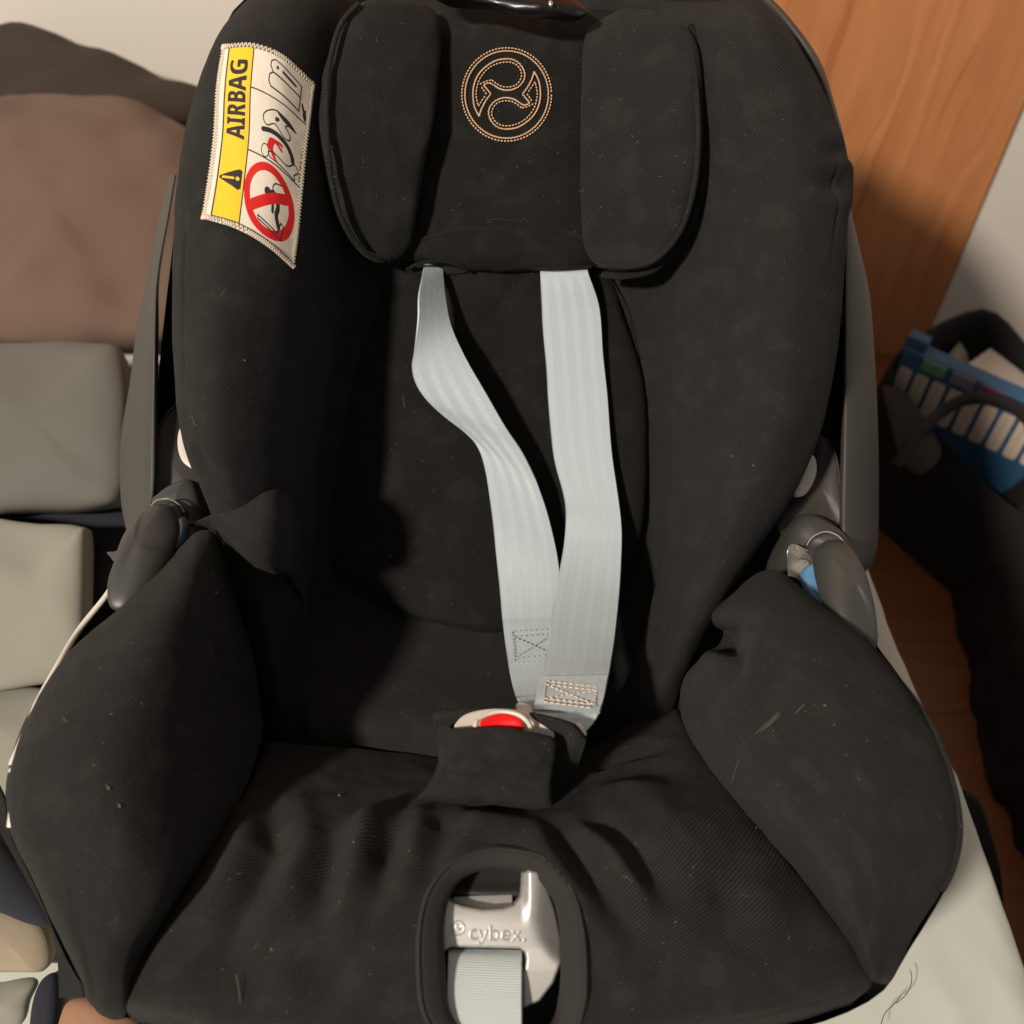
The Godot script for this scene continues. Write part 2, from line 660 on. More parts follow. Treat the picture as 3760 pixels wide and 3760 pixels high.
	for q in [["sheet_cloth", Color(0.72, 0.735, 0.70)], ["grey_cloth", Color(0.385, 0.38, 0.365)], ["pale_cloth", Color(0.53, 0.525, 0.485)], ["brown_cloth", Color(0.40, 0.32, 0.28)], ["dark_brown_cloth", Color(0.20, 0.16, 0.14)], ["cream_cloth", Color(0.58, 0.53, 0.455)], ["navy_cloth", Color(0.13, 0.14, 0.18)], ["tan_cloth", Color(0.56, 0.42, 0.33)]]:
		var m := mat(q[1], 0.95)
		m.heightmap_enabled = true
		m.heightmap_texture = weave
		m.heightmap_scale = 0.015
		m.uv1_scale = Vector3(14, 14, 1)
		M[q[0]] = m

func _ready() -> void:
	# camera, light, exposure
	var cam := Camera3D.new()
	cam.name = "camera"
	cam.position = Vector3(0, 0.66, 0)
	cam.rotation_degrees = Vector3(-52, 0, 0)
	var lens := CameraAttributesPhysical.new()
	lens.frustum_focal_length = 24.07
	lens.frustum_focus_distance = 0.58
	lens.frustum_near = 0.05
	lens.frustum_far = 30.0
	lens.exposure_aperture = 4.8
	cam.attributes = lens
	add_child(cam)
	cam.far = 30.0
	cam.make_current()
	var env := Environment.new()
	env.background_mode = Environment.BG_COLOR
	env.background_color = Color(0.27, 0.258, 0.237).linear_to_srgb()
	env.tonemap_mode = Environment.TONE_MAPPER_LINEAR
	env.tonemap_exposure = 1.0
	env.sdfgi_enabled = true
	env.ssao_enabled = true
	env.ssil_enabled = true
	var we := WorldEnvironment.new()
	we.name = "environment"
	we.environment = env
	add_child(we)
	lamp(Vector3(-1.46, 2.36, 1.22), 0.12, 12.0, Color(1.0, 0.95, 0.885))
	rng.seed = 1
	lumps.seed = 4
	lumps.frequency = 1.0
	lumps.fractal_octaves = 2
	materials()
	room()
	background_left()
	background_right()
	car_seat()

func lamp(at: Vector3, r: float, energy: float, c: Color) -> void:
	var o := thing("ceiling_lamp", "warm round lamp bulb hanging above and to the left of the seat", "lamp")
	o.position = at
	var g := Geo.new()
	var ring := []
	for k in 8:
		ring.append(Vector3(cos(k * TAU / 8) * r, 0, sin(k * TAU / 8) * r))
	add_pillow(g, ring, Vector3.UP, r, r, 4, 10, 2.0)
	var m := mat(Color(0.9, 0.88, 0.85), 0.6)
	m.emission_enabled = true
	m.emission = c
	m.emission_energy_multiplier = 2.0
	put("bulb", g, m, o)
	var l := OmniLight3D.new()
	l.name = "lamp_light"
	l.light_color = c
	l.light_energy = energy
	l.light_size = r
	l.omni_range = 8.0
	l.omni_attenuation = 2.0
	l.shadow_enabled = true
	o.add_child(l)

func plane(called: String, a: Vector3, b: Vector3, c: Vector3, thick: float, m: Material, parent: Node3D) -> MeshInstance3D:
	# a slab: corner a, edges to b (u) and c (v), thickness behind
	var g := Geo.new()
	var n := (b - a).cross(c - a).normalized()
	var P := PackedVector3Array([a, b, c, b + c - a])
	add_grid(g, P, 2, 2, false, n)
	var Q := PackedVector3Array([a - n * thick, b - n * thick, c - n * thick, b + c - a - n * thick])
	add_grid(g, Q, 2, 2, false, -n)
	var rim := [a, b, b + c - a, c]
	for k in 4:
		var p: Vector3 = rim[k]
		var q: Vector3 = rim[(k + 1) % 4]
		add_grid(g, PackedVector3Array([p, q, p - n * thick, q - n * thick]), 2, 2, false, (p + q) * 0.5 - (a + b + c + b + c - a) * 0.25)
	return put(called, g, m, parent)

func room() -> void:
	var y := -0.47
	structure(plane("floor", Vector3(-2.2, y, 1.2), Vector3(-2.2, y, -1.6), Vector3(2.0, y, 1.2), 0.05, M.floor, self), "brown wooden floor beside the bed", "floor")
	structure(plane("wall", Vector3(0.624, y, -1.155), Vector3(2.0, y, -1.155), Vector3(0.624, 1.9, -1.155), 0.08, M.wall, self), "white painted wall to the right of the wood panel", "wall")
	structure(plane("wall", Vector3(-2.2, y, -1.155), Vector3(-0.262, y, -1.155), Vector3(-2.2, 1.9, -1.155), 0.08, M.wall, self), "pale wall at the top left behind the bed", "wall")
	var d := thing("wood_panel", "orange brown wooden door panel with vertical grain behind the car seat", "door")
	plane("panel", Vector3(-0.258, y + 0.004, -1.15), Vector3(0.617, y + 0.004, -1.15), Vector3(-0.258, 1.9, -1.15), 0.03, M.door, d)

func background_left() -> void:
	var up := Vector3(0.2, 0.8, 0.5)
	# the bed
	var bed := thing("bed", "bed with a pale sheet under the car seat", "bed")
	var rows := []
	for k in 15:
		var z := 0.42 - k * 0.1
		var ex := 0.318 + (z + 0.164) * 0.10 + sin(k * 2.1) * 0.004
		rows.append([Vector3(-1.6, -0.004, z), Vector3(-1.0, 0.0, z), Vector3(-0.5, 0.002, z), Vector3(-0.1, -0.002, z), Vector3(ex - 0.12, 0.0, z), Vector3(ex - 0.04, -0.001, z), Vector3(ex - 0.008, -0.006, z), Vector3(ex, -0.022, z), Vector3(ex + 0.001, -0.07, z), Vector3(ex - 0.002 + sin(k * 1.7) * 0.006, -0.2, z), Vector3(ex - 0.01, -0.3, z)])
	sheet("bed_sheet", rows, 8, 8, M.sheet_cloth, bed, {"noise": 0.0022, "grain": 11.0, "facing": Vector3(0.2, 1, 0)})
	box("mattress", Vector3(-0.66, -0.15, -0.28), Vector3(1.84, 0.27, 1.3), M.cream_cloth, bed, -0.0, 0.02)
	box("bed_base", Vector3(-0.68, -0.38, -0.28), Vector3(1.8, 0.17, 1.26), M.dark_brown_cloth, bed, 0.0, 0.01)
	tag(pillow("blanket", [Vector3(-0.5761, 0.0455, -0.8378), Vector3(-0.5509, 0.0838, -0.9517), Vector3(-0.4849, 0.0878, -0.9894), Vector3(-0.4082, 0.0862, -0.9872), Vector3(-0.3415, 0.0838, -0.9517), Vector3(-0.2767, 0.0741, -0.8744), Vector3(-0.258, 0.0461, -0.7572), Vector3(-0.2955, 0.044, -0.6735), Vector3(-0.3611, 0.0481, -0.6624), Vector3(-0.4347, 0.0495, -0.6642), Vector3(-0.5046, 0.044, -0.6735), Vector3(-0.567, 0.04, -0.7495)], up, 0.05, 0.09, M.brown_cloth, self, 5, 14, 2.3, 0.02, 9.0), "large soft brown blanket, out of focus, left of the seat back", "blanket")
	tag(pillow("cushion", [Vector3(-0.6395, 0.0679, -1.0613), Vector3(-0.5803, 0.0863, -1.1174), Vector3(-0.5156, 0.0892, -1.1211), Vector3(-0.4469, 0.077, -1.0892), Vector3(-0.3612, 0.075, -1.0379), Vector3(-0.3044, 0.0685, -0.9971), Vector3(-0.361, 0.0749, -0.9566), Vector3(-0.4694, 0.0765, -0.9587), Vector3(-0.5724, 0.0727, -0.97)], up, 0.04, 0.09, M.dark_brown_cloth, self, 5, 12, 2.2, 0.02, 9.0), "dark brown cushion, out of focus, in the top left corner", "cushion")
	tag(pillow("cushion", [Vector3(-0.4682, 0.091, -0.6036), Vector3(-0.3882, 0.0888, -0.617), Vector3(-0.3368, 0.0888, -0.617), Vector3(-0.309, 0.0905, -0.6029), Vector3(-0.2928, 0.0792, -0.5397), Vector3(-0.2867, 0.0659, -0.4822), Vector3(-0.3084, 0.0621, -0.4691), Vector3(-0.3555, 0.0611, -0.4679), Vector3(-0.4339, 0.0611, -0.4679), Vector3(-0.4633, 0.0792, -0.5397)], up, 0.03, 0.05, M.grey_cloth, self, 5, 12, 3.4, 0.004, 12.0), "flat grey cushion left of the seat, above the pale folded blanket", "cushion")
	var fb := thing("folded_blanket", "pale folded blanket with rounded edge left of the seat", "blanket")
	pillow("fold", [Vector3(-0.4197, 0.0747, -0.4447), Vector3(-0.3362, 0.0752, -0.4453), Vector3(-0.3096, 0.0745, -0.4444), Vector3(-0.3007, 0.0734, -0.4349), Vector3(-0.2932, 0.059, -0.384), Vector3(-0.2878, 0.0452, -0.3419), Vector3(-0.3094, 0.0439, -0.3354), Vector3(-0.3951, 0.0439, -0.3354)], up, 0.018, 0.04, M.pale_cloth, fb, 5, 12, 4.0, 0.003, 14.0)
	pillow("fold", [Vector3(-0.3997, 0.0359, -0.3381), Vector3(-0.3166, 0.0345, -0.3364), Vector3(-0.2871, 0.0419, -0.3296), Vector3(-0.2816, 0.0393, -0.3019), Vector3(-0.2827, 0.0389, -0.269), Vector3(-0.3017, 0.0341, -0.2465), Vector3(-0.3683, 0.033, -0.2452)], up, 0.012, 0.03, M.pale_cloth, fb, 5, 12, 4.0, 0.003, 14.0)
	tag(pillow("dark_gap_fill", [Vector3(-0.4568, 0.0337, -0.4977), Vector3(-0.3742, 0.0349, -0.4994), Vector3(-0.3164, 0.0337, -0.4977), Vector3(-0.2853, 0.0367, -0.4772), Vector3(-0.2711, 0.0384, -0.4388), Vector3(-0.2753, 0.0323, -0.4148), Vector3(-0.2945, 0.0285, -0.3855), Vector3(-0.3211, 0.0251, -0.3406), Vector3(-0.394, 0.0211, -0.303)], up, 0.008, 0.02, M.navy_cloth, self, 5, 8, 2.6, 0.004, 14.0), "dark sheet added on the bed to darken the gap around the pale folded blanket", "cloth")  # added dark sheet, blackens the gap between cushion and folded blanket
	tag(pillow("dark_bag", [Vector3(-0.3476, 0.0504, -0.2268), Vector3(-0.3156, 0.0544, -0.2319), Vector3(-0.294, 0.0495, -0.2175), Vector3(-0.2736, 0.046, -0.1967), Vector3(-0.2636, 0.0396, -0.1805), Vector3(-0.2806, 0.0396, -0.1805), Vector3(-0.3054, 0.0449, -0.1873), Vector3(-0.3392, 0.044, -0.1943)], up, 0.02, 0.03, M.navy_cloth, self, 5, 10, 2.4, 0.006, 14.0), "dark cloth bundle at the lower left edge beside the seat", "bag")
	tag(pillow("towel", [Vector3(-0.3532, 0.0156, -0.1985), Vector3(-0.3207, 0.017, -0.2003), Vector3(-0.2979, 0.0142, -0.1967), Vector3(-0.2827, 0.0127, -0.1867), Vector3(-0.2756, 0.0091, -0.1739), Vector3(-0.2775, 0.008, -0.1645), Vector3(-0.2894, 0.0101, -0.1622), Vector3(-0.3448, 0.008, -0.1645)], up, 0.014, 0.022, M.cream_cloth, self, 5, 10, 2.8, 0.006, 16.0), "cream folded towel at the lower left edge, upper of two", "towel")
	tag(pillow("towel", [Vector3(-0.3504, -0.0065, -0.1621), Vector3(-0.3052, -0.0057, -0.1631), Vector3(-0.2871, -0.0033, -0.1613), Vector3(-0.2877, -0.0033, -0.15), Vector3(-0.2923, -0.004, -0.1327), Vector3(-0.3392, -0.0079, -0.1278)], up, 0.012, 0.02, M.pale_cloth, self, 5, 10, 2.8, 0.004, 16.0), "grey white folded towel in the bottom left corner, lower of two", "towel")
	tag(pillow("sock", [Vector3(-0.2819, 0.0026, -0.1575), Vector3(-0.2734, 0.0055, -0.1612), Vector3(-0.2671, 0.004, -0.1512), Vector3(-0.2645, 0.0034, -0.1341), Vector3(-0.2676, -0.0006, -0.1209), Vector3(-0.2783, -0.0006, -0.1209), Vector3(-0.2824, 0.0037, -0.1426)], up, 0.012, 0.012, M.navy_cloth, self, 5, 8, 2.2, 0.003, 20.0), "small navy cloth in the bottom left corner beside the pale towel", "cloth")
	tag(pillow("tan_cloth", [Vector3(-0.2583, 0.019, -0.1379), Vector3(-0.2477, 0.0249, -0.1422), Vector3(-0.2313, 0.0268, -0.1398), Vector3(-0.2114, 0.0262, -0.1308), Vector3(-0.1977, 0.0225, -0.118), Vector3(-0.2274, 0.0179, -0.1121), Vector3(-0.2563, 0.0142, -0.1155)], up, 0.012, 0.014, M.tan_cloth, self, 5, 8, 2.2, 0.004, 20.0), "tan cloth under the front left edge of the seat", "cloth")
	tag(webbing("black_strap", [Vector3(-0.3168, 0.0777, -0.2455), Vector3(-0.2992, 0.0739, -0.2244), Vector3(-0.2766, 0.0718, -0.1974), Vector3(-0.2563, 0.0715, -0.1726), Vector3(-0.2491, 0.065, -0.1562), Vector3(-0.2479, 0.0506, -0.1378)], [Vector3(-0.3023, 0.0911, -0.2464), Vector3(-0.2875, 0.0884, -0.2267), Vector3(-0.2645, 0.0865, -0.1999), Vector3(-0.2431, 0.0845, -0.173), Vector3(-0.2344, 0.0773, -0.1556), Vector3(-0.2309, 0.0614, -0.1353)], 0.003, M.black_cloth, self), "wide black strap along the lower left side of the seat", "strap")

func background_right() -> void:
	# tote bag: its long side runs mostly away from the bed
	var ex := Vector3(0.585, 0, 0.811)
	var ez := Vector3(0.811, 0, -0.585)
	var y0 := -0.468
	var A := Vector3(0.445, 0, -0.885)
	var tote := thing("tote_bag", "black fabric tote bag on the floor by the wall, filled with papers", "tote bag")
	var ring := func(y: float, out: float, sag: float) -> Array:
		var p := []
		var along := [0.0, 0.1, 0.2, 0.3, 0.4]
		for s in along:
			p.append(A + ex * (s + (s - 0.2) * out) - ez * (out * 0.06 + 0.012 * sin(s / 0.4 * PI)) + Vector3(0, y - sag * sin(s / 0.4 * PI), 0))
		along.reverse()
		for s in along:
			p.append(A + ex * (s + (s - 0.2) * out) + ez * (0.17 + out * 0.06) + Vector3(0, y - sag * 0.5 * sin(s / 0.4 * PI), 0))
		return p
	var P := PackedVector3Array()
	var levels := [[y0, -0.06, 0.0], [y0 + 0.006, 0.0, 0.0], [y0 + 0.1, 0.05, 0.0], [y0 + 0.2, 0.03, 0.012], [y0 + 0.272, 0.0, 0.045], [y0 + 0.28, -0.01, 0.05], [y0 + 0.274, -0.03, 0.05], [y0 + 0.2, -0.05, 0.03], [y0 + 0.05, -0.08, 0.0]]
	var rows := []
	for l in levels:
		rows.append(spline(ring.call(l[0], l[1], l[2]), 5, true))
	for r in rows.size() - 1:
		for j in 5:
			for c in rows[0].size():
				P.append(rows[r][c].lerp(rows[r + 1][c], j / 5.0))
	var g := Geo.new()
	add_grid(g, P, (rows.size() - 1) * 5, rows[0].size(), true, Vector3.ZERO)
	put("body", g, M.black_cloth, tote)
	tube("handle", [Vector3(0.4186, -0.192, -0.7287), Vector3(0.4256, -0.1866, -0.7356), Vector3(0.4428, -0.1809, -0.7591), Vector3(0.462, -0.1775, -0.7798), Vector3(0.4815, -0.1771, -0.7964), Vector3(0.5023, -0.1698, -0.8058), Vector3(0.5208, -0.164, -0.8051), Vector3(0.535, -0.1543, -0.7932), Vector3(0.548, -0.1492, -0.7754), Vector3(0.5509, -0.1414, -0.7447), Vector3(0.5518, -0.1437, -0.7093)], 0.007, M.black_cloth, tote, false, 6, 10)
	webbing("handle", [Vector3(0.5329, -0.2504, -0.9463), Vector3(0.5451, -0.2482, -0.9653), Vector3(0.5615, -0.2476, -0.9824), Vector3(0.5787, -0.2489, -0.9888), Vector3(0.5972, -0.251, -0.9861), Vector3(0.6188, -0.2547, -0.9732), Vector3(0.6483, -0.2557, -0.9395), Vector3(0.6714, -0.2536, -0.8935)], [Vector3(0.5445, -0.2425, -0.924), Vector3(0.5528, -0.2413, -0.9417), Vector3(0.5624, -0.2429, -0.9558), Vector3(0.5767, -0.2447, -0.9616), Vector3(0.5888, -0.2464, -0.9595), Vector3(0.604, -0.2504, -0.9463), Vector3(0.6317, -0.2518, -0.912), Vector3(0.6511, -0.2491, -0.8667)], 0.003, M.black_cloth, tote)
	pillow("flap", [Vector3(0.4276, -0.1868, -0.8409), Vector3(0.4386, -0.1877, -0.8479), Vector3(0.4545, -0.1858, -0.834), Vector3(0.4655, -0.1855, -0.7857), Vector3(0.4678, -0.1813, -0.7424), Vector3(0.4509, -0.1767, -0.7157), Vector3(0.4339, -0.182, -0.709), Vector3(0.4244, -0.1884, -0.7333), Vector3(0.4239, -0.1855, -0.7857)], Vector3(-0.7, 0.6, 0.3), 0.006, 0.008, M.black_cloth, tote, 5, 8, 2.4)
	# blue packet with a row of white windows
	var px := Vector3(0.797, 0, 0.604)
	var pn := Vector3(-0.604, 0, 0.797)
	var T := Vector3(0.458, -0.168, -0.89)
	var packet := thing("blue_packet", "blue packet with a row of white windows standing in the tote bag", "packet")
	var turn := atan2(-px.z, px.x)
	M.packet_blue = mat(Color(0.17, 0.33, 0.46), 0.6)
	box("packet_body", T + px * 0.16 + Vector3(0, -0.075, 0) - pn * 0.012, Vector3(0.32, 0.15, 0.022), M.packet_blue, packet, turn, 0.003)
	box("packet_tab", T + px * 0.010 + Vector3(0, 0.004, 0) - pn * 0.012, Vector3(0.026, 0.024, 0.016), M.packet_blue, packet, turn, 0.003)
	var faint := noise(31, 0.03, 3)
	var lines := Canvas.new(64, 256, Color(0.78, 0.71, 0.65))
	rng.seed = 8
	for k in 34:
		var yy := 22 + k * 6.4
		lines.stroke([Vector2(26, yy), Vector2(26 + rng.randf_range(4, 14), yy)], 3.0, Color(0.64, 0.59, 0.55))
	var paper := mat(Color.WHITE, 0.6)
	paper.albedo_texture = lines.texture()
	for k in 14:
		var s := 0.004 + k * 0.0208
		var gg := Geo.new()
		var o := T + px * s + Vector3(0, -0.024, 0) + pn * 0.0006
		var w := 0.0158
		var h := 0.060
		var Q := PackedVector3Array()
		for a in 5:
			for b in 9:
				var u := a / 4.0 - 0.5
				var v := b / 8.0 - 0.5
				var e := Vector2(maxf(absf(u * w) - w / 2 + 0.003, 0.0), maxf(absf(v * h) - h / 2 + 0.003, 0.0))
				var k2 := 1.0 if e.length() < 0.0031 else 0.0031 / e.length()
				var x := signf(u) * (minf(absf(u * w), w / 2 - 0.003) + e.x * k2)
				var yv := signf(v) * (minf(absf(v * h), h / 2 - 0.003) + e.y * k2)
				Q.append(o + px * (x + w / 2) + Vector3(0, yv - h / 2, 0) + pn * 0.0008 * (1.0 - pow(absf(2 * u), 6.0)))
		add_grid(gg, Q, 5, 9, false, pn, PackedFloat32Array([0, 0.125, 0.25, 0.375, 0.5, 0.625, 0.75, 0.875, 1]), PackedFloat32Array([0, 0.25, 0.5, 0.75, 1]))
		for q in gg.t.size():
			gg.t[q] = Vector2(gg.t[q].y, 1.0 - gg.t[q].x)
		put("window", gg, paper, packet)
	for q in [[0.04, 0.034, Color(0.40, 0.55, 0.42)], [0.075, 0.032, Color(0.48, 0.44, 0.52)], [0.11, 0.03, Color(0.42, 0.10, 0.28)], [0.17, 0.04, Color(0.42, 0.58, 0.48)], [0.22, 0.03, Color(0.42, 0.58, 0.48)]]:
		box("print_patch", T + px * q[0] + Vector3(0, -0.0105, 0) + pn * -0.0006, Vector3(q[1] * 0.85, 0.017, 0.003), mat(q[2], 0.5), packet, turn, 0.0014)
	tag(plane_sheet("paper_sheet", Vector3(0.5115, -0.2261, -0.8799), Vector3(0.6072, -0.215, -0.7642), Vector3(0.5967, -0.236, -0.9485), M.white_plastic), "white paper sticking out of the tote bag behind the blue packet", "paper")
	tag(plane_sheet("paper_slip", Vector3(0.5258, -0.2334, -0.9193), Vector3(0.5479, -0.2281, -0.8937), Vector3(0.5638, -0.238, -0.9622), M.cream_cloth), "small pale paper slip under the back handle of the tote bag", "paper")
	# the black bag in front
	var bag := thing("travel_bag", "large black soft bag on the floor in the lower right, in front of the tote", "bag")
	var br := []
	for k in 9:
		var z := -0.78 + k * 0.08
		var x := 0.545 + 0.012 * sin(k * 1.3) + (0.05 if k == 0 else 0.0)
		br.append([Vector3(x + 0.06, y0 + 0.001, z), Vector3(x, y0 + 0.008, z), Vector3(x - 0.004, y0 + 0.08, z), Vector3(x + 0.006, y0 + 0.18, z), Vector3(x + 0.03, y0 + 0.27, z), Vector3(x + 0.08, y0 + 0.31, z), Vector3(x + 0.3, y0 + 0.32, z), Vector3(x + 0.42, y0 + 0.27, z), Vector3(x + 0.45, y0 + 0.1, z), Vector3(x + 0.44, y0 + 0.002, z)])
	sheet("body", br, 6, 6, M.black_cloth, bag, {"noise": 0.012, "grain": 14.0, "facing": Vector3(-0.5, 1, 0)})
	pillow("end_panel", [br[0][1], br[0][3], br[0][5], br[0][6], br[0][8]], Vector3(0, 0, -1), 0.03, 0.03, M.black_cloth, bag, 6, 8)
	pillow("end_panel", [br[8][1], br[8][3], br[8][5], br[8][6], br[8][8]], Vector3(0, 0, 1), 0.03, 0.03, M.black_cloth, bag, 6, 8)
	tag(webbing("bag_strap", [Vector3(0.3469, -0.1057, -0.3194), Vector3(0.3554, -0.1178, -0.3201), Vector3(0.3863, -0.1828, -0.3182), Vector3(0.4321, -0.2721, -0.3176), Vector3(0.4739, -0.3613, -0.3171)], [Vector3(0.3519, -0.1047, -0.3207), Vector3(0.368, -0.1189, -0.3188), Vector3(0.4005, -0.1842, -0.3164), Vector3(0.4408, -0.2721, -0.3176), Vector3(0.477, -0.3613, -0.3171)], 0.004, M.black_cloth, self), "black strap hanging over the bed edge at the right of the seat", "strap")
	tag(tube("hair", [Vector3(0.2364, 0.0117, -0.1618), Vector3(0.2365, 0.0121, -0.1575), Vector3(0.2338, 0.0131, -0.1514), Vector3(0.2288, 0.014, -0.1461), Vector3(0.2228, 0.0147, -0.1422)], 0.00022, M.black_gloss, self, false, 6, 5), "short dark hair lying on the pale sheet, upper of two", "hair", "hairs on the sheet")
	tag(tube("hair", [Vector3(0.2272, 0.0138, -0.1467), Vector3(0.2215, 0.0144, -0.1417), Vector3(0.2161, 0.0152, -0.1378), Vector3(0.2122, 0.0163, -0.1328), Vector3(0.2096, 0.017, -0.1272)], 0.00022, M.black_gloss, self, false, 6, 5), "short dark hair lying on the pale sheet, lower of two", "hair", "hairs on the sheet")

func plane_sheet(called: String, a: Vector3, b: Vector3, c: Vector3, m: Material) -> MeshInstance3D:
	var rows := []
	for r in 4:
		var row := []
		for k in 4:
			var p := a + (b - a) * k / 3.0 + (c - a) * r / 3.0
			p += (b - a).cross(c - a).normalized() * 0.012 * sin(k * 1.4 + r * 0.5)
			row.append(p)
		rows.append(row)
	return sheet(called, rows, 4, 4, m, self, {"thick": 0.0008, "facing": Vector3(-0.5, 0.5, 0.6)})

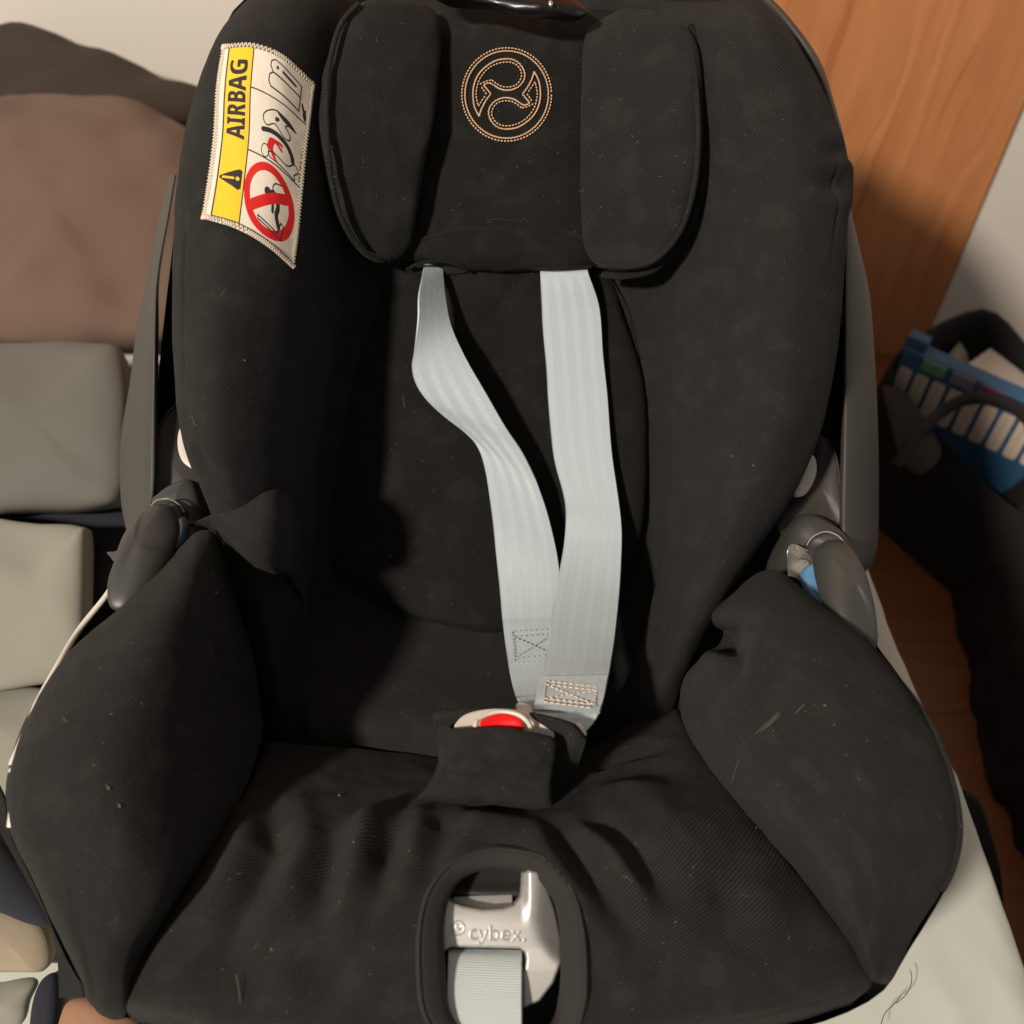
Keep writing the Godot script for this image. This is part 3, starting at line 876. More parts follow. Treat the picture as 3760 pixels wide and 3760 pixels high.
func car_seat() -> void:
	var seat := thing("infant_car_seat", "black padded infant car seat with pale blue harness straps and red buckle", "car seat")
	shell(seat)
	# padded inner cover: wings and well in one cloth
	var seams := [
		{"p": [Vector3(-0.1767, 0.3329, -0.4881), Vector3(-0.1759, 0.3155, -0.4558), Vector3(-0.1758, 0.298, -0.4289), Vector3(-0.1754, 0.282, -0.4063), Vector3(-0.1741, 0.261, -0.3784), Vector3(-0.1737, 0.2538, -0.3717)], "depth": 0.0014, "width": 0.0016, "rim": 0.1},
		{"p": [Vector3(0.1784, 0.3448, -0.518), Vector3(0.1773, 0.3388, -0.4972), Vector3(0.1764, 0.3305, -0.482), Vector3(0.1763, 0.3218, -0.4704), Vector3(0.1736, 0.3108, -0.4542), Vector3(0.1719, 0.2961, -0.4343), Vector3(0.1705, 0.2778, -0.4108)], "depth": 0.0014, "width": 0.0016, "rim": 0.1},
		{"p": [Vector3(0.1889, 0.3302, -0.5151), Vector3(0.1735, 0.3412, -0.4955), Vector3(0.1611, 0.3439, -0.4863)], "depth": 0.003, "width": 0.005},
		{"p": [Vector3(0.1831, 0.3285, -0.4898), Vector3(0.1691, 0.3344, -0.4787), Vector3(0.1508, 0.3387, -0.4772)], "depth": 0.004, "width": 0.006, "head": true},
		{"p": [Vector3(-0.1707, 0.2554, -0.3683), Vector3(-0.1618, 0.2462, -0.354), Vector3(-0.151, 0.2362, -0.344)], "depth": 0.002, "width": 0.005},
	]
	sheet("inner_cover", [
		[Vector3(-0.1588, 0.3447, -0.6684), Vector3(-0.1524, 0.3657, -0.6304), Vector3(-0.1412, 0.3762, -0.6113), Vector3(-0.1247, 0.3795, -0.6074), Vector3(-0.109, 0.3724, -0.6227), Vector3(-0.0938, 0.3586, -0.6457), Vector3(-0.0758, 0.3515, -0.6609), Vector3(-0.002, 0.3468, -0.6711), Vector3(0.0752, 0.3505, -0.6596), Vector3(0.0931, 0.3546, -0.6405), Vector3(0.1083, 0.3656, -0.614), Vector3(0.1241, 0.3738, -0.6001), Vector3(0.1375, 0.3724, -0.6064), Vector3(0.1485, 0.3622, -0.6259), Vector3(0.1598, 0.3421, -0.6652)],
		[Vector3(-0.1765, 0.335, -0.6398), Vector3(-0.1681, 0.3646, -0.5802), Vector3(-0.1563, 0.3774, -0.5592), Vector3(-0.1376, 0.3809, -0.5523), Vector3(-0.1167, 0.3745, -0.562), Vector3(-0.099, 0.3545, -0.595), Vector3(-0.0786, 0.3334, -0.6296), Vector3(-0.002, 0.3257, -0.6311), Vector3(0.0779, 0.3334, -0.6296), Vector3(0.0965, 0.3505, -0.6028), Vector3(0.112, 0.3709, -0.572), Vector3(0.1313, 0.3826, -0.5546), Vector3(0.1469, 0.3783, -0.5604), Vector3(0.1596, 0.3653, -0.5812), Vector3(0.1718, 0.3339, -0.6384)],
		[Vector3(-0.1933, 0.306, -0.6027), Vector3(-0.1827, 0.3414, -0.5425), Vector3(-0.1683, 0.3551, -0.5193), Vector3(-0.1465, 0.3605, -0.51), Vector3(-0.1203, 0.3533, -0.517), Vector3(-0.1013, 0.3284, -0.5533), Vector3(-0.0803, 0.3026, -0.5902), Vector3(-0.0013, 0.2967, -0.594), Vector3(0.0786, 0.3026, -0.5902), Vector3(0.1005, 0.324, -0.5607), Vector3(0.1193, 0.3476, -0.5292), Vector3(0.1459, 0.3605, -0.51), Vector3(0.1674, 0.3551, -0.5193), Vector3(0.1815, 0.3414, -0.5425), Vector3(0.196, 0.306, -0.6027)],
		[Vector3(-0.2017, 0.2771, -0.5657), Vector3(-0.1889, 0.3184, -0.5048), Vector3(-0.176, 0.3319, -0.4848), Vector3(-0.1514, 0.3378, -0.4761), Vector3(-0.1215, 0.3289, -0.4842), Vector3(-0.1041, 0.3028, -0.5173), Vector3(-0.0836, 0.2739, -0.5535), Vector3(-0.002, 0.2659, -0.5594), Vector3(0.0796, 0.2739, -0.5535), Vector3(0.102, 0.2968, -0.5259), Vector3(0.1248, 0.3233, -0.4949), Vector3(0.1508, 0.3387, -0.4772), Vector3(0.1766, 0.3337, -0.487), Vector3(0.1904, 0.3211, -0.5083), Vector3(0.2044, 0.2792, -0.5684)],
		[Vector3(-0.205, 0.2441, -0.5234), Vector3(-0.1916, 0.2889, -0.467), Vector3(-0.1752, 0.3081, -0.4429), Vector3(-0.1514, 0.3164, -0.4324), Vector3(-0.1223, 0.3025, -0.4455), Vector3(-0.1069, 0.2677, -0.4838), Vector3(-0.0876, 0.2379, -0.5155), Vector3(-0.0037, 0.2293, -0.5207), Vector3(0.0802, 0.2379, -0.5155), Vector3(0.1029, 0.2626, -0.4902), Vector3(0.1248, 0.2944, -0.4578), Vector3(0.1474, 0.3113, -0.4389), Vector3(0.1733, 0.3049, -0.4469), Vector3(0.1877, 0.2889, -0.467), Vector3(0.2027, 0.2441, -0.5234)],
		[Vector3(-0.205, 0.2089, -0.4785), Vector3(-0.191, 0.2575, -0.4269), Vector3(-0.1754, 0.2797, -0.4034), Vector3(-0.1516, 0.2901, -0.3923), Vector3(-0.1251, 0.2682, -0.4114), Vector3(-0.1125, 0.2314, -0.4455), Vector3(-0.1026, 0.1957, -0.4778), Vector3(-0.009, 0.1858, -0.4781), Vector3(0.0838, 0.1957, -0.4778), Vector3(0.1005, 0.2258, -0.4513), Vector3(0.1229, 0.2601, -0.4221), Vector3(0.1446, 0.2818, -0.4012), Vector3(0.1708, 0.2752, -0.409), Vector3(0.183, 0.2579, -0.4274), Vector3(0.196, 0.2089, -0.4785)],
		[Vector3(-0.2, 0.1759, -0.4361), Vector3(-0.1859, 0.228, -0.3892), Vector3(-0.172, 0.2519, -0.3677), Vector3(-0.1497, 0.2608, -0.3597), Vector3(-0.1279, 0.2352, -0.3788), Vector3(-0.1207, 0.1868, -0.4176), Vector3(-0.1128, 0.1546, -0.4414), Vector3(-0.0125, 0.1465, -0.4392), Vector3(0.0861, 0.1546, -0.4414), Vector3(0.1005, 0.1868, -0.4176), Vector3(0.1195, 0.2271, -0.388), Vector3(0.1388, 0.2504, -0.369), Vector3(0.1616, 0.2429, -0.3758), Vector3(0.1728, 0.2284, -0.3896), Vector3(0.1859, 0.1759, -0.4361)],
		[Vector3(-0.1804, 0.1569, -0.3956), Vector3(-0.1721, 0.2001, -0.3616), Vector3(-0.1631, 0.2179, -0.3469), Vector3(-0.1473, 0.2235, -0.3396), Vector3(-0.1312, 0.1971, -0.3544), Vector3(-0.1242, 0.1488, -0.3852), Vector3(-0.1197, 0.1146, -0.4065), Vector3(-0.0161, 0.1103, -0.4009), Vector3(0.0864, 0.1146, -0.4065), Vector3(0.0978, 0.1488, -0.3852), Vector3(0.1109, 0.1915, -0.3587), Vector3(0.1255, 0.2189, -0.345), Vector3(0.1448, 0.2186, -0.3478), Vector3(0.1564, 0.2011, -0.3628), Vector3(0.1649, 0.1579, -0.3969)],
		[Vector3(-0.1664, 0.1242, -0.37), Vector3(-0.1629, 0.1655, -0.3416), Vector3(-0.1543, 0.1769, -0.3318), Vector3(-0.1438, 0.175, -0.3295), Vector3(-0.1342, 0.1514, -0.3398), Vector3(-0.1295, 0.1149, -0.3581), Vector3(-0.1259, 0.0834, -0.3746), Vector3(-0.0199, 0.0759, -0.3732), Vector3(0.0828, 0.0834, -0.3746), Vector3(0.0917, 0.1066, -0.3636), Vector3(0.0989, 0.1514, -0.3398), Vector3(0.109, 0.1792, -0.3266), Vector3(0.1214, 0.1842, -0.325), Vector3(0.1315, 0.1677, -0.3363), Vector3(0.1389, 0.1222, -0.3674)],
		[Vector3(-0.1564, 0.0953, -0.333), Vector3(-0.1568, 0.117, -0.3202), Vector3(-0.1511, 0.1253, -0.3146), Vector3(-0.1432, 0.1247, -0.3138), Vector3(-0.138, 0.1063, -0.3227), Vector3(-0.1312, 0.0922, -0.329), Vector3(-0.1247, 0.0824, -0.3328), Vector3(-0.0206, 0.0826, -0.3249), Vector3(0.0691, 0.0891, -0.3251), Vector3(0.0755, 0.1077, -0.3164), Vector3(0.0831, 0.1262, -0.3076), Vector3(0.0911, 0.1446, -0.2987), Vector3(0.1012, 0.1482, -0.2983), Vector3(0.109, 0.1325, -0.3075), Vector3(0.1121, 0.0933, -0.3304)],
		[Vector3(-0.1497, 0.0705, -0.3013), Vector3(-0.1511, 0.0841, -0.2943), Vector3(-0.1483, 0.0883, -0.2915), Vector3(-0.1407, 0.0922, -0.2884), Vector3(-0.1326, 0.0912, -0.2872), Vector3(-0.1236, 0.0948, -0.2836), Vector3(-0.113, 0.0984, -0.2801), Vector3(-0.0189, 0.1092, -0.2696), Vector3(0.0541, 0.0958, -0.2849), Vector3(0.061, 0.1003, -0.2826), Vector3(0.07, 0.1094, -0.278), Vector3(0.08, 0.1158, -0.2747), Vector3(0.0892, 0.1167, -0.276), Vector3(0.0973, 0.1068, -0.2827), Vector3(0.102, 0.0705, -0.3013)],
		[Vector3(-0.152, 0.0426, -0.2818), Vector3(-0.1502, 0.0566, -0.2753), Vector3(-0.1474, 0.0613, -0.2732), Vector3(-0.1413, 0.066, -0.2711), Vector3(-0.1337, 0.0696, -0.2677), Vector3(-0.1245, 0.0743, -0.2655), Vector3(-0.1139, 0.078, -0.2622), Vector3(-0.0191, 0.0902, -0.2534), Vector3(0.0501, 0.0706, -0.2689), Vector3(0.0582, 0.0706, -0.2689), Vector3(0.068, 0.0716, -0.2702), Vector3(0.0777, 0.0726, -0.2715), Vector3(0.0875, 0.0736, -0.2728), Vector3(0.0955, 0.0654, -0.2784), Vector3(0.0985, 0.0468, -0.2871)]], 20, 16, M.fabric, seat, {"noise": 0.0005, "grain": 28.0, "creases": seams})
	sheet("back_pad", [
		[Vector3(-0.0764, 0.244, -0.5559), Vector3(-0.0781, 0.2534, -0.5434), Vector3(-0.0583, 0.2614, -0.5326), Vector3(-0.0036, 0.2627, -0.531), Vector3(0.0444, 0.2614, -0.5326), Vector3(0.0588, 0.2534, -0.5434), Vector3(0.0567, 0.244, -0.5559)],
		[Vector3(-0.091, 0.2152, -0.5271), Vector3(-0.094, 0.2251, -0.5153), Vector3(-0.0656, 0.233, -0.506), Vector3(-0.0053, 0.2356, -0.5029), Vector3(0.0464, 0.2343, -0.5044), Vector3(0.0668, 0.2296, -0.5049), Vector3(0.0659, 0.2131, -0.5243)],
		[Vector3(-0.1074, 0.1816, -0.4922), Vector3(-0.1092, 0.1922, -0.4814), Vector3(-0.073, 0.1992, -0.4741), Vector3(-0.0087, 0.2027, -0.4705), Vector3(0.0518, 0.202, -0.4712), Vector3(0.0815, 0.1971, -0.4715), Vector3(0.0814, 0.1795, -0.4895)],
		[Vector3(-0.1135, 0.1455, -0.4541), Vector3(-0.1159, 0.1552, -0.4454), Vector3(-0.077, 0.1642, -0.4375), Vector3(-0.0122, 0.1673, -0.4348), Vector3(0.0488, 0.1665, -0.4355), Vector3(0.0851, 0.1606, -0.4361), Vector3(0.0845, 0.1433, -0.4513)],
		[Vector3(-0.1179, 0.1088, -0.4153), Vector3(-0.1208, 0.1168, -0.4092), Vector3(-0.0813, 0.1272, -0.4014), Vector3(-0.014, 0.1328, -0.3972), Vector3(0.0457, 0.1328, -0.3972), Vector3(0.0822, 0.128, -0.4008), Vector3(0.0834, 0.1088, -0.4153)],
		[Vector3(-0.107, 0.0797, -0.3942), Vector3(-0.11, 0.0943, -0.3886), Vector3(-0.0784, 0.1018, -0.3771), Vector3(-0.0157, 0.1072, -0.3693), Vector3(0.0391, 0.1055, -0.3705), Vector3(0.0745, 0.1023, -0.381), Vector3(0.0737, 0.0797, -0.3942)],
		[Vector3(-0.0859, 0.0655, -0.3841), Vector3(-0.0876, 0.0792, -0.3774), Vector3(-0.0616, 0.0839, -0.3639), Vector3(-0.0141, 0.0877, -0.3526), Vector3(0.0293, 0.0843, -0.3596), Vector3(0.0584, 0.0781, -0.376), Vector3(0.0561, 0.0643, -0.3827)],
		[Vector3(-0.0828, 0.059, -0.384), Vector3(-0.0835, 0.0675, -0.3786), Vector3(-0.0596, 0.0668, -0.3696), Vector3(-0.0146, 0.0661, -0.3605), Vector3(0.0281, 0.0689, -0.3642), Vector3(0.0557, 0.0675, -0.3786), Vector3(0.0528, 0.059, -0.384)]], 18, 16, M.lining, seat, {"noise": 0.0006, "grain": 24.0, "creases": [
		{"p": [Vector3(-0.002, 0.256, -0.5239), Vector3(-0.0037, 0.217, -0.4844), Vector3(-0.0105, 0.1743, -0.4421)], "depth": 0.0025, "width": 0.012},
		{"p": [Vector3(0.0113, 0.2537, -0.5216), Vector3(0.0063, 0.2447, -0.5122), Vector3(-0.012, 0.2263, -0.4937), Vector3(-0.0221, 0.207, -0.4757)], "depth": 0.0015, "width": 0.004},
		{"p": [Vector3(-0.036, 0.155, -0.423), Vector3(-0.0568, 0.1348, -0.4042), Vector3(-0.0607, 0.1077, -0.3773)], "depth": 0.003, "width": 0.012}]})
	tube("piping", [Vector3(-0.0906, 0.2302, -0.5301), Vector3(-0.104, 0.2014, -0.4964), Vector3(-0.1133, 0.1766, -0.4679), Vector3(-0.1173, 0.1473, -0.4385), Vector3(-0.1208, 0.1168, -0.4092), Vector3(-0.1125, 0.0943, -0.3886), Vector3(-0.0876, 0.0781, -0.376), Vector3(-0.0625, 0.0737, -0.367), Vector3(-0.0342, 0.068, -0.3631), Vector3(-0.0075, 0.0663, -0.3608), Vector3(0.0281, 0.0685, -0.3636), Vector3(0.0584, 0.0781, -0.376), Vector3(0.0753, 0.0957, -0.3855), Vector3(0.0852, 0.12, -0.4068), Vector3(0.0863, 0.1554, -0.4407), Vector3(0.0827, 0.1918, -0.476), Vector3(0.0753, 0.2187, -0.5023), Vector3(0.0619, 0.2366, -0.5171)], 0.0022, M.lining, seat, false, 8, 8)
	head(seat)
	legs(seat)
	harness(seat)
	warning_label(seat)
	scuffs(seat)

func shell(seat: Node3D) -> void:
	# tub: rim loop, then down to the bed
	var rim = spline([Vector3(-0.2166, 0.2168, -0.456), Vector3(-0.2153, 0.1883, -0.3951), Vector3(-0.2146, 0.1861, -0.3273), Vector3(-0.2307, 0.1926, -0.287), Vector3(-0.2385, 0.1988, -0.2381), Vector3(-0.2413, 0.1966, -0.206), Vector3(-0.2379, 0.1862, -0.1814), Vector3(-0.223, 0.174, -0.1577), Vector3(-0.2011, 0.153, -0.1226), Vector3(-0.178, 0.1417, -0.1081), Vector3(-0.1265, 0.1353, -0.1), Vector3(-0.0052, 0.1225, -0.0917), Vector3(0.1113, 0.1359, -0.1007), Vector3(0.1648, 0.1462, -0.1139), Vector3(0.1859, 0.156, -0.1346), Vector3(0.2091, 0.1739, -0.1656), Vector3(0.213, 0.1845, -0.1873), Vector3(0.2088, 0.1962, -0.2185), Vector3(0.2008, 0.1895, -0.2586), Vector3(0.1983, 0.1703, -0.299), Vector3(0.2066, 0.1572, -0.3473), Vector3(0.2046, 0.1768, -0.4048), Vector3(0.2055, 0.2301, -0.4893), Vector3(0.2044, 0.2854, -0.5763), Vector3(0.1691, 0.335, -0.6398), Vector3(0.1155, 0.3505, -0.6921), Vector3(-0.0021, 0.3502, -0.708), Vector3(-0.1197, 0.3505, -0.6921), Vector3(-0.1765, 0.3432, -0.6503), Vector3(-0.2035, 0.2912, -0.5674), Vector3(-0.2111, 0.2537, -0.5113)], 4, true)
	var P := PackedVector3Array()
	for k in 13:
		var t := k / 12.0
		for p in rim:
			var q: Vector3 = p
			var sx := lerpf(1.0, 0.62, pow(t, 1.6))
			var cz := -0.36
			P.append(Vector3(q.x * sx, lerpf(q.y, 0.004, pow(t, 0.85)), cz + (q.z - cz) * lerpf(1.0, 0.7, pow(t, 1.4))))
	var g := Geo.new()
	add_grid(g, P, 13, rim.size(), true, Vector3.ZERO)
	put("tub", g, M.dark_plastic, seat)
	# grey outer shell edge and carrying handle legs
	sheet("handle_leg", [[Vector3(0.1322, 0.3515, -0.6609), Vector3(0.1444, 0.3618, -0.6416), Vector3(0.1516, 0.3618, -0.6416), Vector3(0.1601, 0.3468, -0.6711)], [Vector3(0.1523, 0.3381, -0.6437), Vector3(0.1602, 0.3537, -0.6183), Vector3(0.1671, 0.3553, -0.617), Vector3(0.1785, 0.3346, -0.6555)], [Vector3(0.1725, 0.3205, -0.6212), Vector3(0.1768, 0.3402, -0.5944), Vector3(0.1841, 0.3413, -0.5942), Vector3(0.1976, 0.3178, -0.634)], [Vector3(0.1859, 0.306, -0.6027), Vector3(0.1855, 0.3294, -0.5676), Vector3(0.1915, 0.3287, -0.57), Vector3(0.2065, 0.3006, -0.612)], [Vector3(0.196, 0.2854, -0.5763), Vector3(0.1924, 0.3132, -0.5389), Vector3(0.199, 0.3104, -0.5433), Vector3(0.2147, 0.2796, -0.5852)], [Vector3(0.2062, 0.2749, -0.5466), Vector3(0.1945, 0.2997, -0.5134), Vector3(0.2026, 0.2889, -0.524), Vector3(0.2226, 0.2486, -0.578)], [Vector3(0.2094, 0.2523, -0.534), Vector3(0.1945, 0.2846, -0.4941), Vector3(0.2107, 0.2684, -0.514), Vector3(0.2335, 0.221, -0.5751)], [Vector3(0.2126, 0.2251, -0.5153), Vector3(0.1945, 0.2656, -0.4697), Vector3(0.2227, 0.2387, -0.5003), Vector3(0.245, 0.1855, -0.5622)], [Vector3(0.2126, 0.1957, -0.4778), Vector3(0.1945, 0.2379, -0.4343), Vector3(0.2281, 0.2063, -0.4669), Vector3(0.251, 0.1465, -0.5284)], [Vector3(0.2119, 0.1684, -0.4429), Vector3(0.1923, 0.2169, -0.3992), Vector3(0.228, 0.1833, -0.4294), Vector3(0.2525, 0.1163, -0.4898)], [Vector3(0.2081, 0.1532, -0.4071), Vector3(0.1901, 0.1999, -0.3695), Vector3(0.2265, 0.1649, -0.3977), Vector3(0.249, 0.0986, -0.4509)], [Vector3(0.2049, 0.1447, -0.38), Vector3(0.1888, 0.189, -0.3473), Vector3(0.2223, 0.1564, -0.3705), Vector3(0.2421, 0.0964, -0.4156)], [Vector3(0.2078, 0.1396, -0.3654), Vector3(0.1927, 0.1812, -0.3373), Vector3(0.2153, 0.1562, -0.3541), Vector3(0.2331, 0.1034, -0.3921)], [Vector3(0.2118, 0.1366, -0.3615), Vector3(0.2013, 0.1651, -0.3411), Vector3(0.2082, 0.1564, -0.3463), Vector3(0.2235, 0.116, -0.3757)]], 8, 8, M.plastic, seat, {"facing": Vector3(0.6, 0.8, 0.3)})
	sheet("handle_leg", [[Vector3(-0.2298, 0.2499, -0.6121), Vector3(-0.2194, 0.2733, -0.5771), Vector3(-0.2085, 0.288, -0.5552), Vector3(-0.2153, 0.2733, -0.5771)], [Vector3(-0.2375, 0.2282, -0.6006), Vector3(-0.228, 0.2556, -0.5625), Vector3(-0.2124, 0.2738, -0.5372), Vector3(-0.2194, 0.2586, -0.5583)], [Vector3(-0.2476, 0.1947, -0.5739), Vector3(-0.2326, 0.2367, -0.5221), Vector3(-0.2138, 0.2593, -0.4942), Vector3(-0.2262, 0.2335, -0.5261)], [Vector3(-0.2585, 0.165, -0.5522), Vector3(-0.2376, 0.2193, -0.4917), Vector3(-0.2082, 0.2532, -0.4539), Vector3(-0.2269, 0.2125, -0.4992)], [Vector3(-0.2646, 0.1418, -0.5225), Vector3(-0.2398, 0.2022, -0.4617), Vector3(-0.2085, 0.2341, -0.4294), Vector3(-0.2276, 0.1915, -0.4724)], [Vector3(-0.2698, 0.1163, -0.4898), Vector3(-0.2435, 0.1833, -0.4294), Vector3(-0.2073, 0.2169, -0.3992), Vector3(-0.2248, 0.1759, -0.4361)], [Vector3(-0.2661, 0.1009, -0.4538), Vector3(-0.2419, 0.1669, -0.4002), Vector3(-0.2065, 0.2018, -0.3719), Vector3(-0.2227, 0.163, -0.4034)], [Vector3(-0.2569, 0.1031, -0.4241), Vector3(-0.2355, 0.1627, -0.3787), Vector3(-0.2084, 0.1946, -0.3545), Vector3(-0.2267, 0.1508, -0.3878)], [Vector3(-0.2471, 0.1092, -0.3996), Vector3(-0.2273, 0.1619, -0.3614), Vector3(-0.2096, 0.1862, -0.3437), Vector3(-0.2244, 0.1497, -0.3702)]], 8, 8, M.plastic, seat, {"facing": Vector3(-0.6, 0.8, 0.3)})
	pillow("side_panel", [Vector3(-0.2004, 0.2135, -0.4323), Vector3(-0.2069, 0.2122, -0.4209), Vector3(-0.2109, 0.2064, -0.407), Vector3(-0.2127, 0.1981, -0.3898), Vector3(-0.2125, 0.1874, -0.3696), Vector3(-0.2063, 0.1798, -0.3599), Vector3(-0.1722, 0.1798, -0.3599), Vector3(-0.1782, 0.1921, -0.3919), Vector3(-0.1924, 0.2061, -0.4261)], Vector3(-0.3, 0.8, 0.5), 0.002, 0.02, M.panel, seat, 5, 8, 4.0)
	tube("panel_edge", [Vector3(-0.2007, 0.2138, -0.4311), Vector3(-0.2069, 0.2129, -0.4202), Vector3(-0.2109, 0.2071, -0.4063), Vector3(-0.2126, 0.1988, -0.3892), Vector3(-0.2121, 0.189, -0.3684)], 0.0011, M.dark_plastic, seat)
	pillow("side_panel", [Vector3(0.1831, 0.2013, -0.4167), Vector3(0.1889, 0.2018, -0.4124), Vector3(0.1918, 0.2001, -0.4021), Vector3(0.193, 0.1958, -0.3917), Vector3(0.193, 0.1864, -0.3716), Vector3(0.193, 0.1784, -0.3582), Vector3(0.1778, 0.1765, -0.3557), Vector3(0.1546, 0.1803, -0.3606), Vector3(0.165, 0.1863, -0.3845), Vector3(0.1752, 0.1938, -0.4071)], Vector3(0.3, 0.8, 0.5), 0.002, 0.02, M.panel, seat, 5, 8, 4.0)
	tube("panel_edge", [Vector3(0.1889, 0.2027, -0.412), Vector3(0.1918, 0.201, -0.4017), Vector3(0.193, 0.1965, -0.3911), Vector3(0.193, 0.1872, -0.371), Vector3(0.193, 0.1792, -0.3576)], 0.0009, M.dark_plastic, seat)
	pillow("side_button", [Vector3(-0.1908, 0.2188, -0.4066), Vector3(-0.1936, 0.218, -0.4056), Vector3(-0.1938, 0.2146, -0.398), Vector3(-0.1917, 0.2116, -0.3908), Vector3(-0.1877, 0.2101, -0.3857), Vector3(-0.1815, 0.2089, -0.3842), Vector3(-0.184, 0.2142, -0.3975)], Vector3(-0.3, 0.8, 0.5), 0.002, 0.006, M.white_plastic, seat, 5, 8, 2.6)
	pillow("side_button", [Vector3(0.1783, 0.2025, -0.3987), Vector3(0.179, 0.1994, -0.3915), Vector3(0.1762, 0.1959, -0.3839), Vector3(0.1707, 0.1933, -0.3772), Vector3(0.1648, 0.1929, -0.3767), Vector3(0.1665, 0.1958, -0.3868), Vector3(0.1736, 0.2021, -0.3999)], Vector3(0.3, 0.8, 0.5), 0.002, 0.006, M.white_plastic, seat, 5, 8, 2.6)
	# belt guides
	var r := Node3D.new()
	named(r, "belt_guide", seat)
	var ur := Vector3(0.25, 0.85, 0.45)
	pillow("dome", [Vector3(0.1536, 0.1645, -0.3403), Vector3(0.1567, 0.1781, -0.3496), Vector3(0.1598, 0.1875, -0.3568), Vector3(0.1656, 0.1922, -0.3628), Vector3(0.1718, 0.1926, -0.3633), Vector3(0.1779, 0.1911, -0.3613), Vector3(0.1861, 0.1903, -0.3539), Vector3(0.1892, 0.1912, -0.342), Vector3(0.1901, 0.1884, -0.3222), Vector3(0.1775, 0.1842, -0.3006), Vector3(0.1585, 0.1751, -0.3133)], ur, 0.010, 0.03, M.knob, r, 5, 10, 2.6)
	tube("collar", [Vector3(0.1648, 0.1962, -0.3387), Vector3(0.1662, 0.1988, -0.3404), Vector3(0.1689, 0.2013, -0.3419), Vector3(0.1742, 0.2033, -0.3429), Vector3(0.1792, 0.204, -0.3406), Vector3(0.1821, 0.2038, -0.3371), Vector3(0.1846, 0.2027, -0.3324)], 0.0005, M.collar, r)
	pillow("collar_face", [Vector3(0.1656, 0.1945, -0.3381), Vector3(0.1671, 0.198, -0.341), Vector3(0.1698, 0.2001, -0.3421), Vector3(0.1745, 0.202, -0.3429), Vector3(0.1792, 0.2029, -0.3407), Vector3(0.183, 0.2019, -0.3363), Vector3(0.1843, 0.1997, -0.3285), Vector3(0.1733, 0.1979, -0.3262), Vector3(0.1674, 0.1965, -0.3326)], ur, 0.002, 0.01, M.knob, r, 5, 8, 3.0)
	sheet("reflector", [[Vector3(0.1543, 0.1917, -0.3379), Vector3(0.1561, 0.1957, -0.3397), Vector3(0.1606, 0.1946, -0.3399), Vector3(0.1651, 0.1947, -0.3368), Vector3(0.1695, 0.1965, -0.3359)], [Vector3(0.1541, 0.1904, -0.333), Vector3(0.1587, 0.1875, -0.3373), Vector3(0.1646, 0.1838, -0.3391), Vector3(0.1689, 0.1851, -0.3375), Vector3(0.1728, 0.1884, -0.3352)], [Vector3(0.1538, 0.1892, -0.3281), Vector3(0.1579, 0.1878, -0.3312), Vector3(0.1629, 0.1873, -0.3337), Vector3(0.1674, 0.1877, -0.3327), Vector3(0.1713, 0.1906, -0.3299)], [Vector3(0.1533, 0.1883, -0.3237), Vector3(0.1577, 0.1867, -0.3233), Vector3(0.1621, 0.1849, -0.321), Vector3(0.1663, 0.1839, -0.3181), Vector3(0.1698, 0.1846, -0.3141)]], 8, 8, M.chrome, r)
	pillow("blue_insert", [Vector3(0.1598, 0.1929, -0.3215), Vector3(0.1622, 0.1945, -0.3251), Vector3(0.1654, 0.1955, -0.3265), Vector3(0.1692, 0.1964, -0.3259), Vector3(0.1709, 0.195, -0.3177), Vector3(0.1694, 0.1929, -0.3052), Vector3(0.1645, 0.192, -0.3024), Vector3(0.1602, 0.1927, -0.3115)], ur, 0.003, 0.004, M.blue, r, 5, 8, 4.0)
	pillow("knob", [Vector3(0.1636, 0.2061, -0.3254), Vector3(0.1671, 0.2091, -0.3292), Vector3(0.1714, 0.2109, -0.3315), Vector3(0.176, 0.2121, -0.3299), Vector3(0.1801, 0.2126, -0.3256), Vector3(0.1831, 0.212, -0.3183), Vector3(0.1854, 0.2109, -0.3088), Vector3(0.1866, 0.2087, -0.2962), Vector3(0.1868, 0.2063, -0.2834), Vector3(0.1848, 0.2026, -0.2673), Vector3(0.1736, 0.2065, -0.2674), Vector3(0.1652, 0.2097, -0.2812), Vector3(0.1622, 0.208, -0.2953), Vector3(0.1621, 0.2058, -0.312)], ur, 0.011, 0.003, M.knob, r, 5, 12, 2.2)
	var l := Node3D.new()
	named(l, "belt_guide", seat)
	var ul := Vector3(-0.35, 0.85, 0.4)
	pillow("dome", [Vector3(-0.2059, 0.1981, -0.3671), Vector3(-0.2026, 0.1999, -0.3727), Vector3(-0.1966, 0.2014, -0.3778), Vector3(-0.1892, 0.2025, -0.3808), Vector3(-0.1846, 0.2013, -0.381), Vector3(-0.1815, 0.1987, -0.3744), Vector3(-0.1779, 0.1927, -0.3635), Vector3(-0.1755, 0.1884, -0.3515), Vector3(-0.186, 0.1871, -0.3449), Vector3(-0.1991, 0.1903, -0.3539)], ul, 0.006, 0.03, M.knob, l, 5, 10, 2.8)
	tube("collar", [Vector3(-0.2021, 0.2093, -0.3555), Vector3(-0.2001, 0.2104, -0.3584), Vector3(-0.1966, 0.2105, -0.3602), Vector3(-0.1927, 0.2107, -0.3605), Vector3(-0.1895, 0.209, -0.3599), Vector3(-0.1868, 0.2067, -0.3587), Vector3(-0.1844, 0.2045, -0.3559)], 0.0005, M.collar, l)
